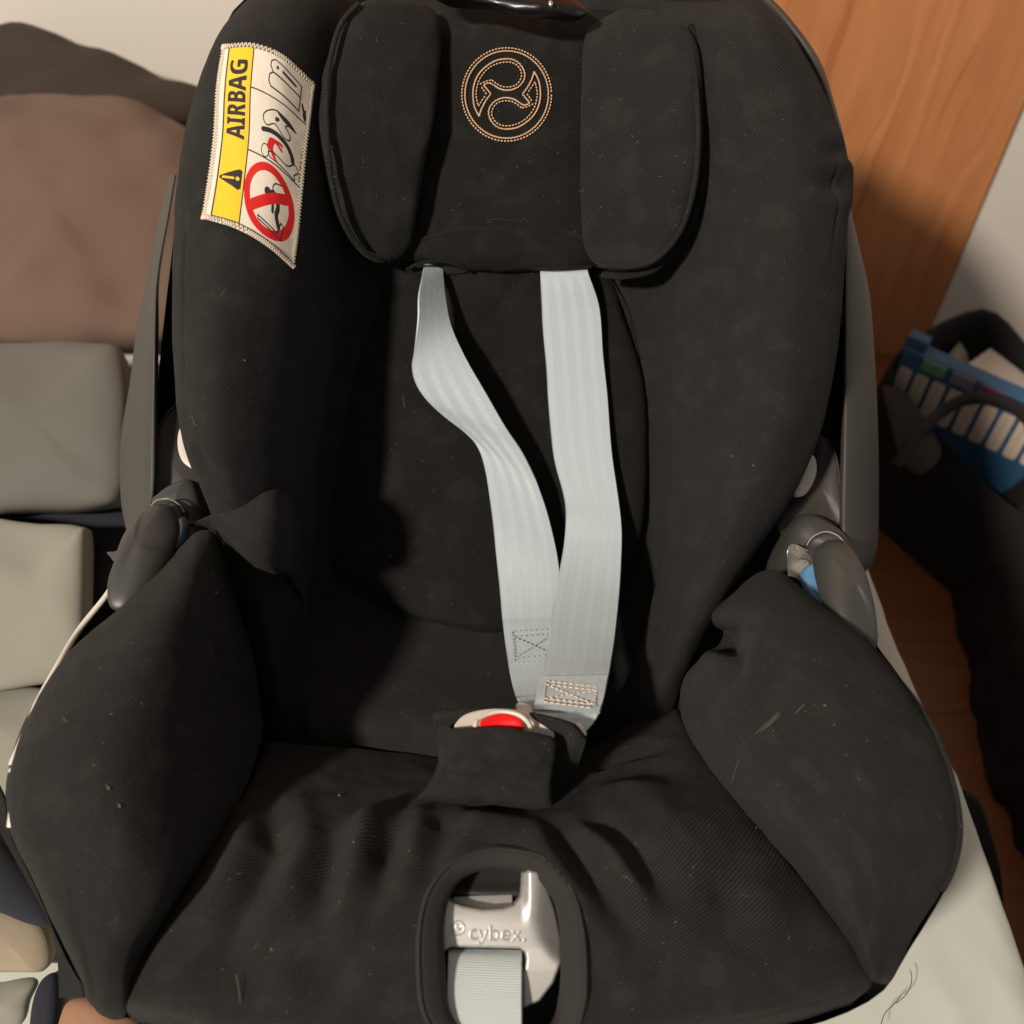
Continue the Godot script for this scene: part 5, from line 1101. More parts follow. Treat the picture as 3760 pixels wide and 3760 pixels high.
	var ring_out = [Vector3(-0.0122, 0.1814, -0.1735), Vector3(-0.0286, 0.1833, -0.1661), Vector3(-0.0386, 0.1862, -0.1518), Vector3(-0.0422, 0.1858, -0.1356), Vector3(-0.0419, 0.1825, -0.1176), Vector3(-0.0393, 0.1759, -0.1031), Vector3(-0.0315, 0.1637, -0.0946), Vector3(-0.0183, 0.1424, -0.0943), Vector3(-0.0015, 0.1354, -0.0949), Vector3(0.0178, 0.1431, -0.0946), Vector3(0.0276, 0.1638, -0.095), Vector3(0.032, 0.1754, -0.1042), Vector3(0.0336, 0.1807, -0.1148), Vector3(0.0328, 0.1852, -0.1358), Vector3(0.0276, 0.1852, -0.155), Vector3(0.0159, 0.1826, -0.1691), Vector3(0.001, 0.1816, -0.1734)]
	var ring_in = [Vector3(-0.0122, 0.1774, -0.1644), Vector3(-0.0225, 0.178, -0.1605), Vector3(-0.0288, 0.1791, -0.1517), Vector3(-0.0312, 0.1784, -0.1378), Vector3(-0.0301, 0.1745, -0.1196), Vector3(-0.0281, 0.1688, -0.1067), Vector3(-0.0229, 0.1625, -0.0995), Vector3(-0.0144, 0.1565, -0.0968), Vector3(-0.0014, 0.1542, -0.0964), Vector3(0.0115, 0.1577, -0.0972), Vector3(0.0185, 0.1631, -0.1004), Vector3(0.0211, 0.1693, -0.1088), Vector3(0.0221, 0.1736, -0.1187), Vector3(0.0218, 0.1779, -0.1379), Vector3(0.0181, 0.1785, -0.1519), Vector3(0.0084, 0.1777, -0.1613), Vector3(-0.0015, 0.1774, -0.1644)]
	var hole := PackedVector2Array()
	for k in ring_out.size():
		var p: Vector3 = ring_out[k].lerp(ring_in[k], 0.14)
		hole.append(Vector2(p.x, p.z))
	var C := []
	for c in [
		[[Vector3(-0.1339, 0.1323, -0.2285), Vector3(-0.1208, 0.1613, -0.1991), Vector3(-0.1148, 0.1736, -0.1784), Vector3(-0.1193, 0.1795, -0.1576), Vector3(-0.1247, 0.1815, -0.1404), Vector3(-0.1259, 0.1809, -0.1257), Vector3(-0.1264, 0.1793, -0.113)], 0.0085, 0.0075], [[Vector3(-0.0823, 0.1643, -0.1979), Vector3(-0.0851, 0.1777, -0.1744), Vector3(-0.0879, 0.1829, -0.1577), Vector3(-0.0875, 0.1842, -0.143), Vector3(-0.0859, 0.1828, -0.1275)], 0.007, 0.0065],
		[[Vector3(-0.0548, 0.1434, -0.2178), Vector3(-0.0575, 0.1695, -0.1905), Vector3(-0.0595, 0.1789, -0.1714), Vector3(-0.0608, 0.1834, -0.1551), Vector3(-0.0618, 0.1836, -0.1386)], 0.0085, 0.0065], [[Vector3(-0.0438, 0.153, -0.2075), Vector3(-0.0597, 0.1646, -0.1965), Vector3(-0.0784, 0.1736, -0.1836), Vector3(-0.0937, 0.1795, -0.1687), Vector3(-0.1035, 0.1822, -0.1531)], -0.005, 0.009],
		[[Vector3(0.0227, 0.1642, -0.1966), Vector3(0.0302, 0.1763, -0.18), Vector3(0.0369, 0.1804, -0.1659), Vector3(0.0445, 0.1827, -0.1506), Vector3(0.0543, 0.1822, -0.1344), Vector3(0.0617, 0.1803, -0.1215)], 0.009, 0.0062], [[Vector3(0.0276, 0.1628, -0.1985), Vector3(0.0424, 0.1721, -0.1889), Vector3(0.0551, 0.1782, -0.1755), Vector3(0.0649, 0.1816, -0.1606), Vector3(0.0719, 0.1829, -0.1457), Vector3(0.0764, 0.182, -0.1299)], 0.008, 0.0068],
		[[Vector3(0.0438, 0.1615, -0.2018), Vector3(0.0603, 0.1739, -0.1888), Vector3(0.0709, 0.1802, -0.1709), Vector3(0.0772, 0.1829, -0.1505), Vector3(0.079, 0.1821, -0.1322)], 0.005, 0.008], [[Vector3(0.0966, 0.1792, -0.1663), Vector3(0.0971, 0.1822, -0.1483), Vector3(0.0962, 0.1825, -0.1343), Vector3(0.0937, 0.1801, -0.1193)], 0.005, 0.010],
		[[Vector3(-0.1001, 0.1823, -0.1276), Vector3(-0.0851, 0.1814, -0.119), Vector3(-0.0709, 0.1801, -0.115), Vector3(-0.0571, 0.1796, -0.1151)], 0.004, 0.010], [[Vector3(-0.0984, 0.1805, -0.1127), Vector3(-0.115, 0.1807, -0.1159), Vector3(-0.133, 0.1805, -0.1258), Vector3(-0.1456, 0.1786, -0.14)], 0.0035, 0.011],
		[[Vector3(0.0569, 0.1797, -0.1194), Vector3(0.0775, 0.1788, -0.1142), Vector3(0.101, 0.1795, -0.1173)], 0.003, 0.011],
		[[Vector3(0.0388, 0.1313, -0.2335), Vector3(0.0536, 0.1319, -0.2404), Vector3(0.0714, 0.1325, -0.2454), Vector3(0.0947, 0.1341, -0.2462)], 0.007, 0.0055], [[Vector3(0.0369, 0.1498, -0.2123), Vector3(0.0637, 0.1567, -0.2122), Vector3(0.0897, 0.162, -0.2071)], -0.005, 0.012],
		[[Vector3(-0.0456, 0.1495, -0.2109), Vector3(-0.033, 0.1722, -0.1868), Vector3(-0.0374, 0.1809, -0.1657), Vector3(-0.0448, 0.1839, -0.1478), Vector3(-0.0463, 0.1824, -0.1321)], 0.004, 0.007], [[Vector3(0.021, 0.1616, -0.199), Vector3(0.0238, 0.177, -0.1772), Vector3(0.0317, 0.1814, -0.1606), Vector3(0.0369, 0.1828, -0.1434)], 0.006, 0.006],
		[[Vector3(-0.0303, 0.1682, -0.1923), Vector3(-0.0068, 0.169, -0.1907), Vector3(0.0165, 0.1729, -0.1865)], -0.004, 0.009]]:
		C.append({"p": c[0], "depth": c[1] * 0.95, "width": c[2]})
	sheet("seat_cushion", [
		[Vector3(-0.1499, 0.0756, -0.2754), Vector3(-0.1424, 0.0998, -0.2657), Vector3(-0.1072, 0.1029, -0.2615), Vector3(-0.0638, 0.1006, -0.2586), Vector3(-0.0081, 0.0968, -0.2537), Vector3(0.0384, 0.1006, -0.2586), Vector3(0.0668, 0.1056, -0.273), Vector3(0.095, 0.1123, -0.2817), Vector3(0.1005, 0.0887, -0.292)],
		[Vector3(-0.1483, 0.0884, -0.2592), Vector3(-0.1407, 0.1124, -0.2493), Vector3(-0.1036, 0.1165, -0.2464), Vector3(-0.0671, 0.1194, -0.242), Vector3(-0.0075, 0.129, -0.2299), Vector3(0.0333, 0.1266, -0.2366), Vector3(0.0635, 0.1267, -0.2513), Vector3(0.0994, 0.1257, -0.2582), Vector3(0.1058, 0.0971, -0.2703)],
		[Vector3(-0.1472, 0.1102, -0.2303), Vector3(-0.1394, 0.1359, -0.2225), Vector3(-0.1026, 0.1425, -0.2197), Vector3(-0.0686, 0.1445, -0.2173), Vector3(-0.007, 0.1538, -0.2049), Vector3(0.0395, 0.1505, -0.212), Vector3(0.0684, 0.1463, -0.2245), Vector3(0.1076, 0.142, -0.2303), Vector3(0.115, 0.1128, -0.2417)],
		[Vector3(-0.1522, 0.1228, -0.2057), Vector3(-0.1412, 0.157, -0.1959), Vector3(-0.1034, 0.1681, -0.1923), Vector3(-0.0639, 0.1699, -0.1898), Vector3(-0.0066, 0.1749, -0.1831), Vector3(0.0398, 0.1724, -0.188), Vector3(0.0793, 0.1715, -0.195), Vector3(0.1192, 0.157, -0.2008), Vector3(0.1275, 0.1271, -0.2113)],
		[Vector3(-0.1609, 0.1408, -0.1638), Vector3(-0.1503, 0.1716, -0.1577), Vector3(-0.1067, 0.1812, -0.157), Vector3(-0.0625, 0.1829, -0.1577), Vector3(-0.0051, 0.1824, -0.1554), Vector3(0.0475, 0.1819, -0.158), Vector3(0.0942, 0.1809, -0.1583), Vector3(0.1368, 0.1688, -0.1623), Vector3(0.1445, 0.1448, -0.169)],
		[Vector3(-0.1705, 0.1493, -0.134), Vector3(-0.1612, 0.1749, -0.1296), Vector3(-0.1121, 0.182, -0.1288), Vector3(-0.065, 0.1827, -0.1297), Vector3(-0.005, 0.1806, -0.1303), Vector3(0.0528, 0.1816, -0.13), Vector3(0.105, 0.1813, -0.1312), Vector3(0.1496, 0.1731, -0.137), Vector3(0.1562, 0.1546, -0.1409)],
		[Vector3(-0.1785, 0.1469, -0.1149), Vector3(-0.1691, 0.1722, -0.1114), Vector3(-0.1211, 0.1776, -0.1069), Vector3(-0.0682, 0.1761, -0.1051), Vector3(-0.0049, 0.1718, -0.1061), Vector3(0.0564, 0.1747, -0.1065), Vector3(0.1073, 0.1754, -0.1074), Vector3(0.1565, 0.1704, -0.1173), Vector3(0.1633, 0.1519, -0.1212)],
		[Vector3(-0.1786, 0.1237, -0.1095), Vector3(-0.169, 0.1526, -0.1058), Vector3(-0.1251, 0.1632, -0.0983), Vector3(-0.0714, 0.1603, -0.0946), Vector3(-0.005, 0.154, -0.0947), Vector3(0.0547, 0.1599, -0.0957), Vector3(0.1066, 0.1613, -0.1008), Vector3(0.1532, 0.1538, -0.1122), Vector3(0.1616, 0.13, -0.1175)],
		[Vector3(-0.185, 0.0774, -0.1152), Vector3(-0.1775, 0.1002, -0.1119), Vector3(-0.1358, 0.1072, -0.1046), Vector3(-0.079, 0.1033, -0.0995), Vector3(-0.0054, 0.1025, -0.0985), Vector3(0.0591, 0.1041, -0.1006), Vector3(0.1159, 0.1088, -0.1067), Vector3(0.1617, 0.1059, -0.1192), Vector3(0.168, 0.0842, -0.1238)]], 24, 22, M.fabric, seat, {"noise": 0.0007, "grain": 26.0, "creases": C, "hole": hole})
	# ribbed binding round the strap opening
	var P := PackedVector3Array()
	var o := spline(ring_out, 8, true)
	var i := spline(ring_in, 8, true)
	var up := Vector3(0, 0.95, 0.3).normalized()
	for k in o.size():
		var a := o[k]
		var b := i[k]
		for q in [[-0.12, -0.008], [-0.02, -0.0022], [0.08, 0.0012], [0.16, 0.0014], [0.2, 0.0004], [0.24, 0.0012], [0.36, 0.0013], [0.55, 0.0014], [0.75, 0.0009], [0.92, 0.0002], [1.0, -0.003], [1.0, -0.012], [0.95, -0.03]]:
			P.append(a.lerp(b, q[0]) + up * q[1])
	for q in 13:
		P.append(P[q])
	var g := Geo.new()
	add_grid(g, P, o.size() + 1, 13, false, up)
	put("ribbed_binding", g, M.rib, seat)
	var st := Geo.new()
	var path := PackedVector3Array()
	for k in o.size():
		path.append(o[k].lerp(i[k], 0.12) + up * 0.0015)
	add_stitches(st, path, 0.0018, 0.0012, 0.0003)
	put("stitching", st, M.thread_black, seat)

func scuffs(seat: Node3D) -> void:
	# pale lint fibres, rubbed streaks and crumbs where the photograph has them
	var g := Geo.new()
	for p in [[Vector3(0.1153, 0.2131, -0.2163), Vector3(0.1177, 0.2194, -0.217), Vector3(0.1203, 0.2263, -0.2173), Vector3(0.1227, 0.2318, -0.2181)], [Vector3(0.117, 0.2167, -0.2156), Vector3(0.1195, 0.2225, -0.2166), Vector3(0.122, 0.2297, -0.2172)], [Vector3(0.1188, 0.2205, -0.2159), Vector3(0.1207, 0.2256, -0.2161), Vector3(0.1232, 0.2312, -0.217)], [Vector3(0.1286, 0.2361, -0.215), Vector3(0.13, 0.2391, -0.2157), Vector3(0.1317, 0.2427, -0.2165)], [Vector3(0.1117, 0.1697, -0.2135), Vector3(0.1115, 0.1778, -0.2144), Vector3(0.1116, 0.1893, -0.2143)], [Vector3(0.1118, 0.1626, -0.2131), Vector3(0.1114, 0.1716, -0.2137)], [Vector3(0.1201, 0.1629, -0.1887), Vector3(0.1213, 0.1633, -0.1902)], [Vector3(-0.2024, 0.2376, -0.2122), Vector3(-0.2002, 0.2381, -0.2099)], [Vector3(-0.178, 0.2314, -0.1827), Vector3(-0.1766, 0.231, -0.1819)], [Vector3(-0.1725, 0.228, -0.1763), Vector3(-0.171, 0.2267, -0.1744)], [Vector3(-0.1569, 0.2175, -0.3056), Vector3(-0.156, 0.2153, -0.3038)], [Vector3(-0.1689, 0.2646, -0.3735), Vector3(-0.1675, 0.263, -0.3704)], [Vector3(-0.1683, 0.2623, -0.3703), Vector3(-0.166, 0.2629, -0.3682)], [Vector3(-0.1226, 0.3352, -0.4897), Vector3(-0.1219, 0.333, -0.488)], [Vector3(-0.1207, 0.181, -0.1173), Vector3(-0.1191, 0.1803, -0.1123), Vector3(-0.1177, 0.178, -0.1064)], [Vector3(-0.0697, 0.1895, -0.4625), Vector3(-0.0684, 0.1843, -0.4567)], [Vector3(-0.1232, 0.1966, -0.3567), Vector3(-0.1233, 0.1898, -0.3581)]]:
		add_tube(g, spline(p, 4), 0.0002, false, 4)
	put("lint_fibres", g, M.lint, seat).set_meta("kind", "stuff")
	var c := Geo.new()
	for q in [Vector3(0.0603, 0.1503, -0.2184), Vector3(-0.1065, 0.1828, -0.1275), Vector3(-0.0893, 0.1517, -0.2115)] + [Vector3(-0.0797, 0.1156, -0.3886)] + [Vector3(-0.1767, 0.2311, -0.1816), Vector3(-0.1715, 0.2273, -0.1752), Vector3(-0.1546, 0.2113, -0.2972)] + [Vector3(-0.1405, 0.2837, -0.3952), Vector3(0.1306, 0.2376, -0.3621), Vector3(0.1223, 0.2285, -0.3768)] + [Vector3(0.1392, 0.2469, -0.2137)]:
		add_pillow(c, [q + Vector3(0.0009, 0, 0), q + Vector3(0.0002, 0, 0.0008), q + Vector3(-0.0007, 0, 0.0002), q + Vector3(-0.0001, 0, -0.0007)], Vector3(0, 1, 0.6), 0.0006, 0.0004, 2, 3, 2.0)
	put("crumbs", c, M.lint, seat).set_meta("kind", "stuff")

func harness(seat: Node3D) -> void:
	# shoulder straps
	webbing("shoulder_strap", [Vector3(-0.0529, 0.2525, -0.518), Vector3(-0.0542, 0.254, -0.5069), Vector3(-0.0542, 0.2594, -0.4911), Vector3(-0.0555, 0.2574, -0.4771), Vector3(-0.0557, 0.2503, -0.4664), Vector3(-0.0579, 0.2366, -0.4537), Vector3(-0.0595, 0.2282, -0.4479), Vector3(-0.0579, 0.2195, -0.4433), Vector3(-0.0528, 0.2111, -0.439), Vector3(-0.0423, 0.2002, -0.4348), Vector3(-0.0285, 0.1904, -0.4288), Vector3(-0.0207, 0.1831, -0.4226), Vector3(-0.0161, 0.1742, -0.4112), Vector3(-0.0125, 0.1593, -0.3937), Vector3(-0.0092, 0.1402, -0.371), Vector3(-0.0068, 0.1327, -0.3484), Vector3(-0.0048, 0.1335, -0.3251), Vector3(-0.0025, 0.1411, -0.3007), Vector3(0.0006, 0.1557, -0.2739), Vector3(0.0031, 0.1669, -0.2589), Vector3(0.005, 0.1749, -0.2498)], [Vector3(-0.0453, 0.2493, -0.522), Vector3(-0.0436, 0.2494, -0.5141), Vector3(-0.0426, 0.2483, -0.5028), Vector3(-0.0413, 0.2445, -0.4914), Vector3(-0.0375, 0.2365, -0.4748), Vector3(-0.0283, 0.2272, -0.4563), Vector3(-0.0167, 0.2149, -0.4406), Vector3(-0.0042, 0.1987, -0.4264), Vector3(0.0059, 0.1856, -0.4177), Vector3(0.0131, 0.1747, -0.4086), Vector3(0.017, 0.1679, -0.4015), Vector3(0.0224, 0.1546, -0.3911), Vector3(0.0278, 0.1388, -0.374), Vector3(0.0295, 0.1334, -0.3558), Vector3(0.0289, 0.1343, -0.3358), Vector3(0.0259, 0.1424, -0.3088), Vector3(0.0206, 0.1557, -0.2788), Vector3(0.0159, 0.167, -0.2607), Vector3(0.0127, 0.1746, -0.2493)], 0.0014, M.web, seat)
	webbing("shoulder_strap", [Vector3(0.0182, 0.248, -0.5154), Vector3(0.0179, 0.253, -0.504), Vector3(0.0194, 0.2307, -0.4852), Vector3(0.0219, 0.2093, -0.4675), Vector3(0.0237, 0.1905, -0.4499), Vector3(0.0268, 0.1704, -0.4276), Vector3(0.0328, 0.1564, -0.4079), Vector3(0.0343, 0.1505, -0.3955), Vector3(0.0331, 0.1421, -0.3798), Vector3(0.0289, 0.14, -0.356), Vector3(0.0241, 0.1455, -0.3258), Vector3(0.0202, 0.158, -0.293), Vector3(0.0153, 0.1726, -0.2663), Vector3(0.0113, 0.1871, -0.2417)], [Vector3(0.0474, 0.2482, -0.5157), Vector3(0.0466, 0.2532, -0.5043), Vector3(0.0539, 0.2362, -0.4922), Vector3(0.0568, 0.2138, -0.4733), Vector3(0.0598, 0.1956, -0.4565), Vector3(0.0627, 0.1725, -0.4302), Vector3(0.0666, 0.1558, -0.4071), Vector3(0.0683, 0.1478, -0.3921), Vector3(0.0683, 0.141, -0.3785), Vector3(0.0654, 0.1372, -0.3493), Vector3(0.0601, 0.1445, -0.3147), Vector3(0.0557, 0.1551, -0.2909), Vector3(0.0513, 0.1699, -0.2693), Vector3(0.0442, 0.1862, -0.2407)], 0.0014, M.web, seat)
	# sewn folds of the straps
	webbing("strap_fold", [Vector3(-0.0051, 0.1342, -0.3284), Vector3(-0.0048, 0.1352, -0.3248), Vector3(-0.0024, 0.1429, -0.2997), Vector3(0.0006, 0.1575, -0.2729), Vector3(0.0028, 0.1681, -0.2589)], [Vector3(0.028, 0.1354, -0.3299), Vector3(0.0275, 0.1373, -0.3242), Vector3(0.0259, 0.1437, -0.308), Vector3(0.0205, 0.1572, -0.278), Vector3(0.0161, 0.1683, -0.2607)], 0.0014, M.web, seat)
	webbing("strap_fold", [Vector3(0.0153, 0.1725, -0.2686), Vector3(0.0146, 0.175, -0.2634), Vector3(0.0129, 0.1827, -0.2515), Vector3(0.0111, 0.1857, -0.2415), Vector3(0.0171, 0.1857, -0.2359), Vector3(0.0256, 0.1849, -0.2316)], [Vector3(0.0516, 0.1704, -0.2707), Vector3(0.0502, 0.1736, -0.2648), Vector3(0.0473, 0.1808, -0.2516), Vector3(0.0437, 0.1848, -0.2405), Vector3(0.0408, 0.1845, -0.2359), Vector3(0.0369, 0.1836, -0.2317)], 0.0014, M.web, seat)
	var g := Geo.new()
	var q := func(u: float, v: float) -> Vector3:
		var a: Vector3 = Vector3(0.018, 0.1756, -0.2649)
		var b: Vector3 = Vector3(0.0453, 0.1768, -0.2605)
		var c: Vector3 = Vector3(0.0162, 0.187, -0.2465)
		var d: Vector3 = Vector3(0.0412, 0.1882, -0.2423)
		return a.lerp(b, u).lerp(c.lerp(d, u), v)
	for l in [[0, 0, 1, 0], [0, 0.17, 1, 0.17], [0, 0.83, 1, 0.83], [0, 1, 1, 1], [0, 0, 0, 1], [1, 0, 1, 1], [0, 0.17, 1, 0.83], [1, 0.17, 0, 0.83]]:
		add_stitches(g, PackedVector3Array([q.call(l[0], l[1]), q.call(l[2], l[3])]), 0.0022, 0.0009, 0.00042)
	put("stitching", g, M.thread_beige, seat)
	var g2 := Geo.new()
	var q2 := func(u: float, v: float) -> Vector3:
		var a: Vector3 = Vector3(0, 0.1391, -0.3176)
		var b: Vector3 = Vector3(0.0244, 0.1409, -0.3183)
		var c: Vector3 = Vector3(0.0018, 0.1489, -0.2903)
		var d: Vector3 = Vector3(0.0233, 0.1531, -0.29)
		return a.lerp(b, u).lerp(c.lerp(d, u), v)
	for l in [[0, 0, 1, 0], [0, 0.17, 1, 0.17], [0, 0.83, 1, 0.83], [0, 1, 1, 1], [0, 0, 0, 1], [1, 0, 1, 1], [0, 0.17, 1, 0.83], [1, 0.17, 0, 0.83]]:
		add_stitches(g2, PackedVector3Array([q2.call(l[0], l[1]), q2.call(l[2], l[3])]), 0.0022, 0.0009, 0.0004)
	put("stitching", g2, M.thread_grey, seat)
	var up := Vector3(0, 0.85, 0.5)
	pillow("tongue", [Vector3(0.0022, 0.1787, -0.2497), Vector3(0.0066, 0.1799, -0.2496), Vector3(0.0109, 0.1809, -0.2461), Vector3(0.0124, 0.1849, -0.2398), Vector3(0.0051, 0.1846, -0.2394), Vector3(0.0025, 0.1808, -0.2443)], up, 0.003, 0.003, M.pale_plastic, seat, 5, 8, 2.8)
	pillow("tongue", [Vector3(0.0312, 0.1914, -0.2319), Vector3(0.0338, 0.1927, -0.2319), Vector3(0.0357, 0.1932, -0.2293), Vector3(0.037, 0.1919, -0.226), Vector3(0.0351, 0.1916, -0.2255), Vector3(0.0326, 0.1913, -0.2285)], up, 0.002, 0.002, M.pale_plastic, seat, 5, 8, 2.8)
	# crotch pad with the buckle in its sleeve
	sheet("crotch_pad_back", [
		[Vector3(-0.0376, 0.1714, -0.2436), Vector3(-0.0388, 0.1858, -0.2409), Vector3(-0.0228, 0.1942, -0.2387), Vector3(-0.0016, 0.196, -0.2377), Vector3(0.018, 0.1997, -0.2327), Vector3(0.0301, 0.2009, -0.2278), Vector3(0.037, 0.1909, -0.2247)],
		[Vector3(-0.0358, 0.1726, -0.237), Vector3(-0.0384, 0.1888, -0.235), Vector3(-0.0227, 0.1946, -0.2344), Vector3(-0.0016, 0.1946, -0.2344), Vector3(0.0179, 0.2009, -0.2278), Vector3(0.0293, 0.202, -0.2227), Vector3(0.036, 0.1908, -0.2214)],
		[Vector3(-0.0323, 0.1548, -0.2305), Vector3(-0.0372, 0.1659, -0.2284), Vector3(-0.0233, 0.1705, -0.2263), Vector3(-0.0016, 0.1717, -0.2228), Vector3(0.0173, 0.1672, -0.222), Vector3(0.0285, 0.1608, -0.2219), Vector3(0.0335, 0.145, -0.226)],
		[Vector3(-0.0306, 0.1237, -0.2231), Vector3(-0.0358, 0.135, -0.2214), Vector3(-0.0242, 0.1398, -0.2194), Vector3(-0.0017, 0.1428, -0.2151), Vector3(0.0152, 0.1363, -0.2149), Vector3(0.0224, 0.1306, -0.2158), Vector3(0.0257, 0.1201, -0.2186)]], 10, 12, M.fabric, seat, {"noise": 0.001})
	sheet("crotch_pad", [
		[Vector3(-0.0344, 0.1785, -0.2283), Vector3(-0.0358, 0.1996, -0.2261), Vector3(-0.0277, 0.2077, -0.2219), Vector3(-0.0053, 0.2105, -0.2205), Vector3(0.0112, 0.2074, -0.2198), Vector3(0.0206, 0.2, -0.2201), Vector3(0.0199, 0.1777, -0.2273)],
		[Vector3(-0.0347, 0.1739, -0.2305), Vector3(-0.0363, 0.1974, -0.2233), Vector3(-0.0268, 0.2086, -0.2181), Vector3(-0.0053, 0.2114, -0.2168), Vector3(0.0111, 0.2083, -0.2161), Vector3(0.0213, 0.1984, -0.2181), Vector3(0.0201, 0.1714, -0.2273)],
		[Vector3(-0.035, 0.1642, -0.2263), Vector3(-0.0365, 0.1861, -0.2185), Vector3(-0.0265, 0.1994, -0.2129), Vector3(-0.0053, 0.2019, -0.2112), Vector3(0.0107, 0.1982, -0.2113), Vector3(0.0209, 0.1857, -0.2148), Vector3(0.0189, 0.1625, -0.2241)],
		[Vector3(-0.0379, 0.148, -0.2217), Vector3(-0.0391, 0.1692, -0.2148), Vector3(-0.0283, 0.1805, -0.2098), Vector3(-0.0068, 0.1829, -0.208), Vector3(0.0102, 0.1793, -0.2082), Vector3(0.0198, 0.1745, -0.2102), Vector3(0.0178, 0.1471, -0.2206)],
		[Vector3(-0.0467, 0.1354, -0.2138), Vector3(-0.0487, 0.1482, -0.2106), Vector3(-0.0311, 0.1603, -0.2051), Vector3(-0.0096, 0.1613, -0.203), Vector3(0.0091, 0.1582, -0.2023), Vector3(0.0207, 0.1504, -0.2037), Vector3(0.018, 0.1328, -0.2105)],
		[Vector3(-0.0443, 0.128, -0.2124), Vector3(-0.0483, 0.1304, -0.2156), Vector3(-0.0326, 0.1347, -0.2129), Vector3(-0.0101, 0.1356, -0.2108), Vector3(0.0096, 0.1325, -0.21), Vector3(0.0202, 0.1268, -0.2109), Vector3(0.0182, 0.1254, -0.2091)]], 14, 14, M.fabric, seat, {"noise": 0.0008, "grain": 40.0})
	var b := Node3D.new()
	named(b, "buckle", seat)
	var bn := Vector3(0.02, 0.92, 0.38)
	pillow("housing", [Vector3(-0.0278, 0.2014, -0.2236), Vector3(-0.027, 0.2012, -0.2282), Vector3(-0.023, 0.1998, -0.2329), Vector3(-0.016, 0.1984, -0.2359), Vector3(-0.0068, 0.198, -0.237), Vector3(0.0037, 0.1975, -0.2364), Vector3(0.0136, 0.1978, -0.2336), Vector3(0.0188, 0.1963, -0.23), Vector3(0.0209, 0.1925, -0.2251), Vector3(0.0168, 0.1855, -0.2194), Vector3(-0.0042, 0.1856, -0.2179), Vector3(-0.0226, 0.1872, -0.22)], bn, 0.003, 0.012, M.pale_plastic, b, 5, 10, 5.0)
	pillow("red_button", [Vector3(-0.0161, 0.2047, -0.2237), Vector3(-0.0147, 0.2045, -0.2274), Vector3(-0.0106, 0.2041, -0.2302), Vector3(-0.0054, 0.2038, -0.2315), Vector3(0, 0.2042, -0.2304), Vector3(0.0041, 0.2046, -0.2276), Vector3(0.0059, 0.2025, -0.2242), Vector3(0.0036, 0.1978, -0.2206), Vector3(-0.0054, 0.1967, -0.2191), Vector3(-0.0139, 0.198, -0.2208)], bn, 0.003, 0.004, M.red, b, 5, 8, 3.4)
	tube("button_rim", [Vector3(-0.0177, 0.2056, -0.2232), Vector3(-0.0162, 0.2052, -0.2276), Vector3(-0.0114, 0.2045, -0.2308), Vector3(-0.0054, 0.2043, -0.2321), Vector3(0.001, 0.2047, -0.231), Vector3(0.0057, 0.2053, -0.2282), Vector3(0.0088, 0.2025, -0.2242), Vector3(0.0049, 0.1967, -0.2191), Vector3(-0.0054, 0.1958, -0.2179), Vector3(-0.0155, 0.197, -0.2196)], 0.0012, M.pale_plastic, b, true, 6, 8)
	adjuster(seat)
	webbing("adjuster_strap", [Vector3(-0.029, 0.1599, -0.1331), Vector3(-0.0289, 0.1639, -0.1293), Vector3(-0.0288, 0.1653, -0.123), Vector3(-0.0288, 0.1643, -0.1143), Vector3(-0.0288, 0.1599, -0.1021), Vector3(-0.029, 0.1523, -0.0908)], [Vector3(0.0042, 0.1595, -0.1325), Vector3(0.0041, 0.1629, -0.1279), Vector3(0.0041, 0.1646, -0.122), Vector3(0.004, 0.1635, -0.1133), Vector3(0.004, 0.1596, -0.1018), Vector3(0.0038, 0.1523, -0.0908)], 0.0016, M.web_coarse, seat)

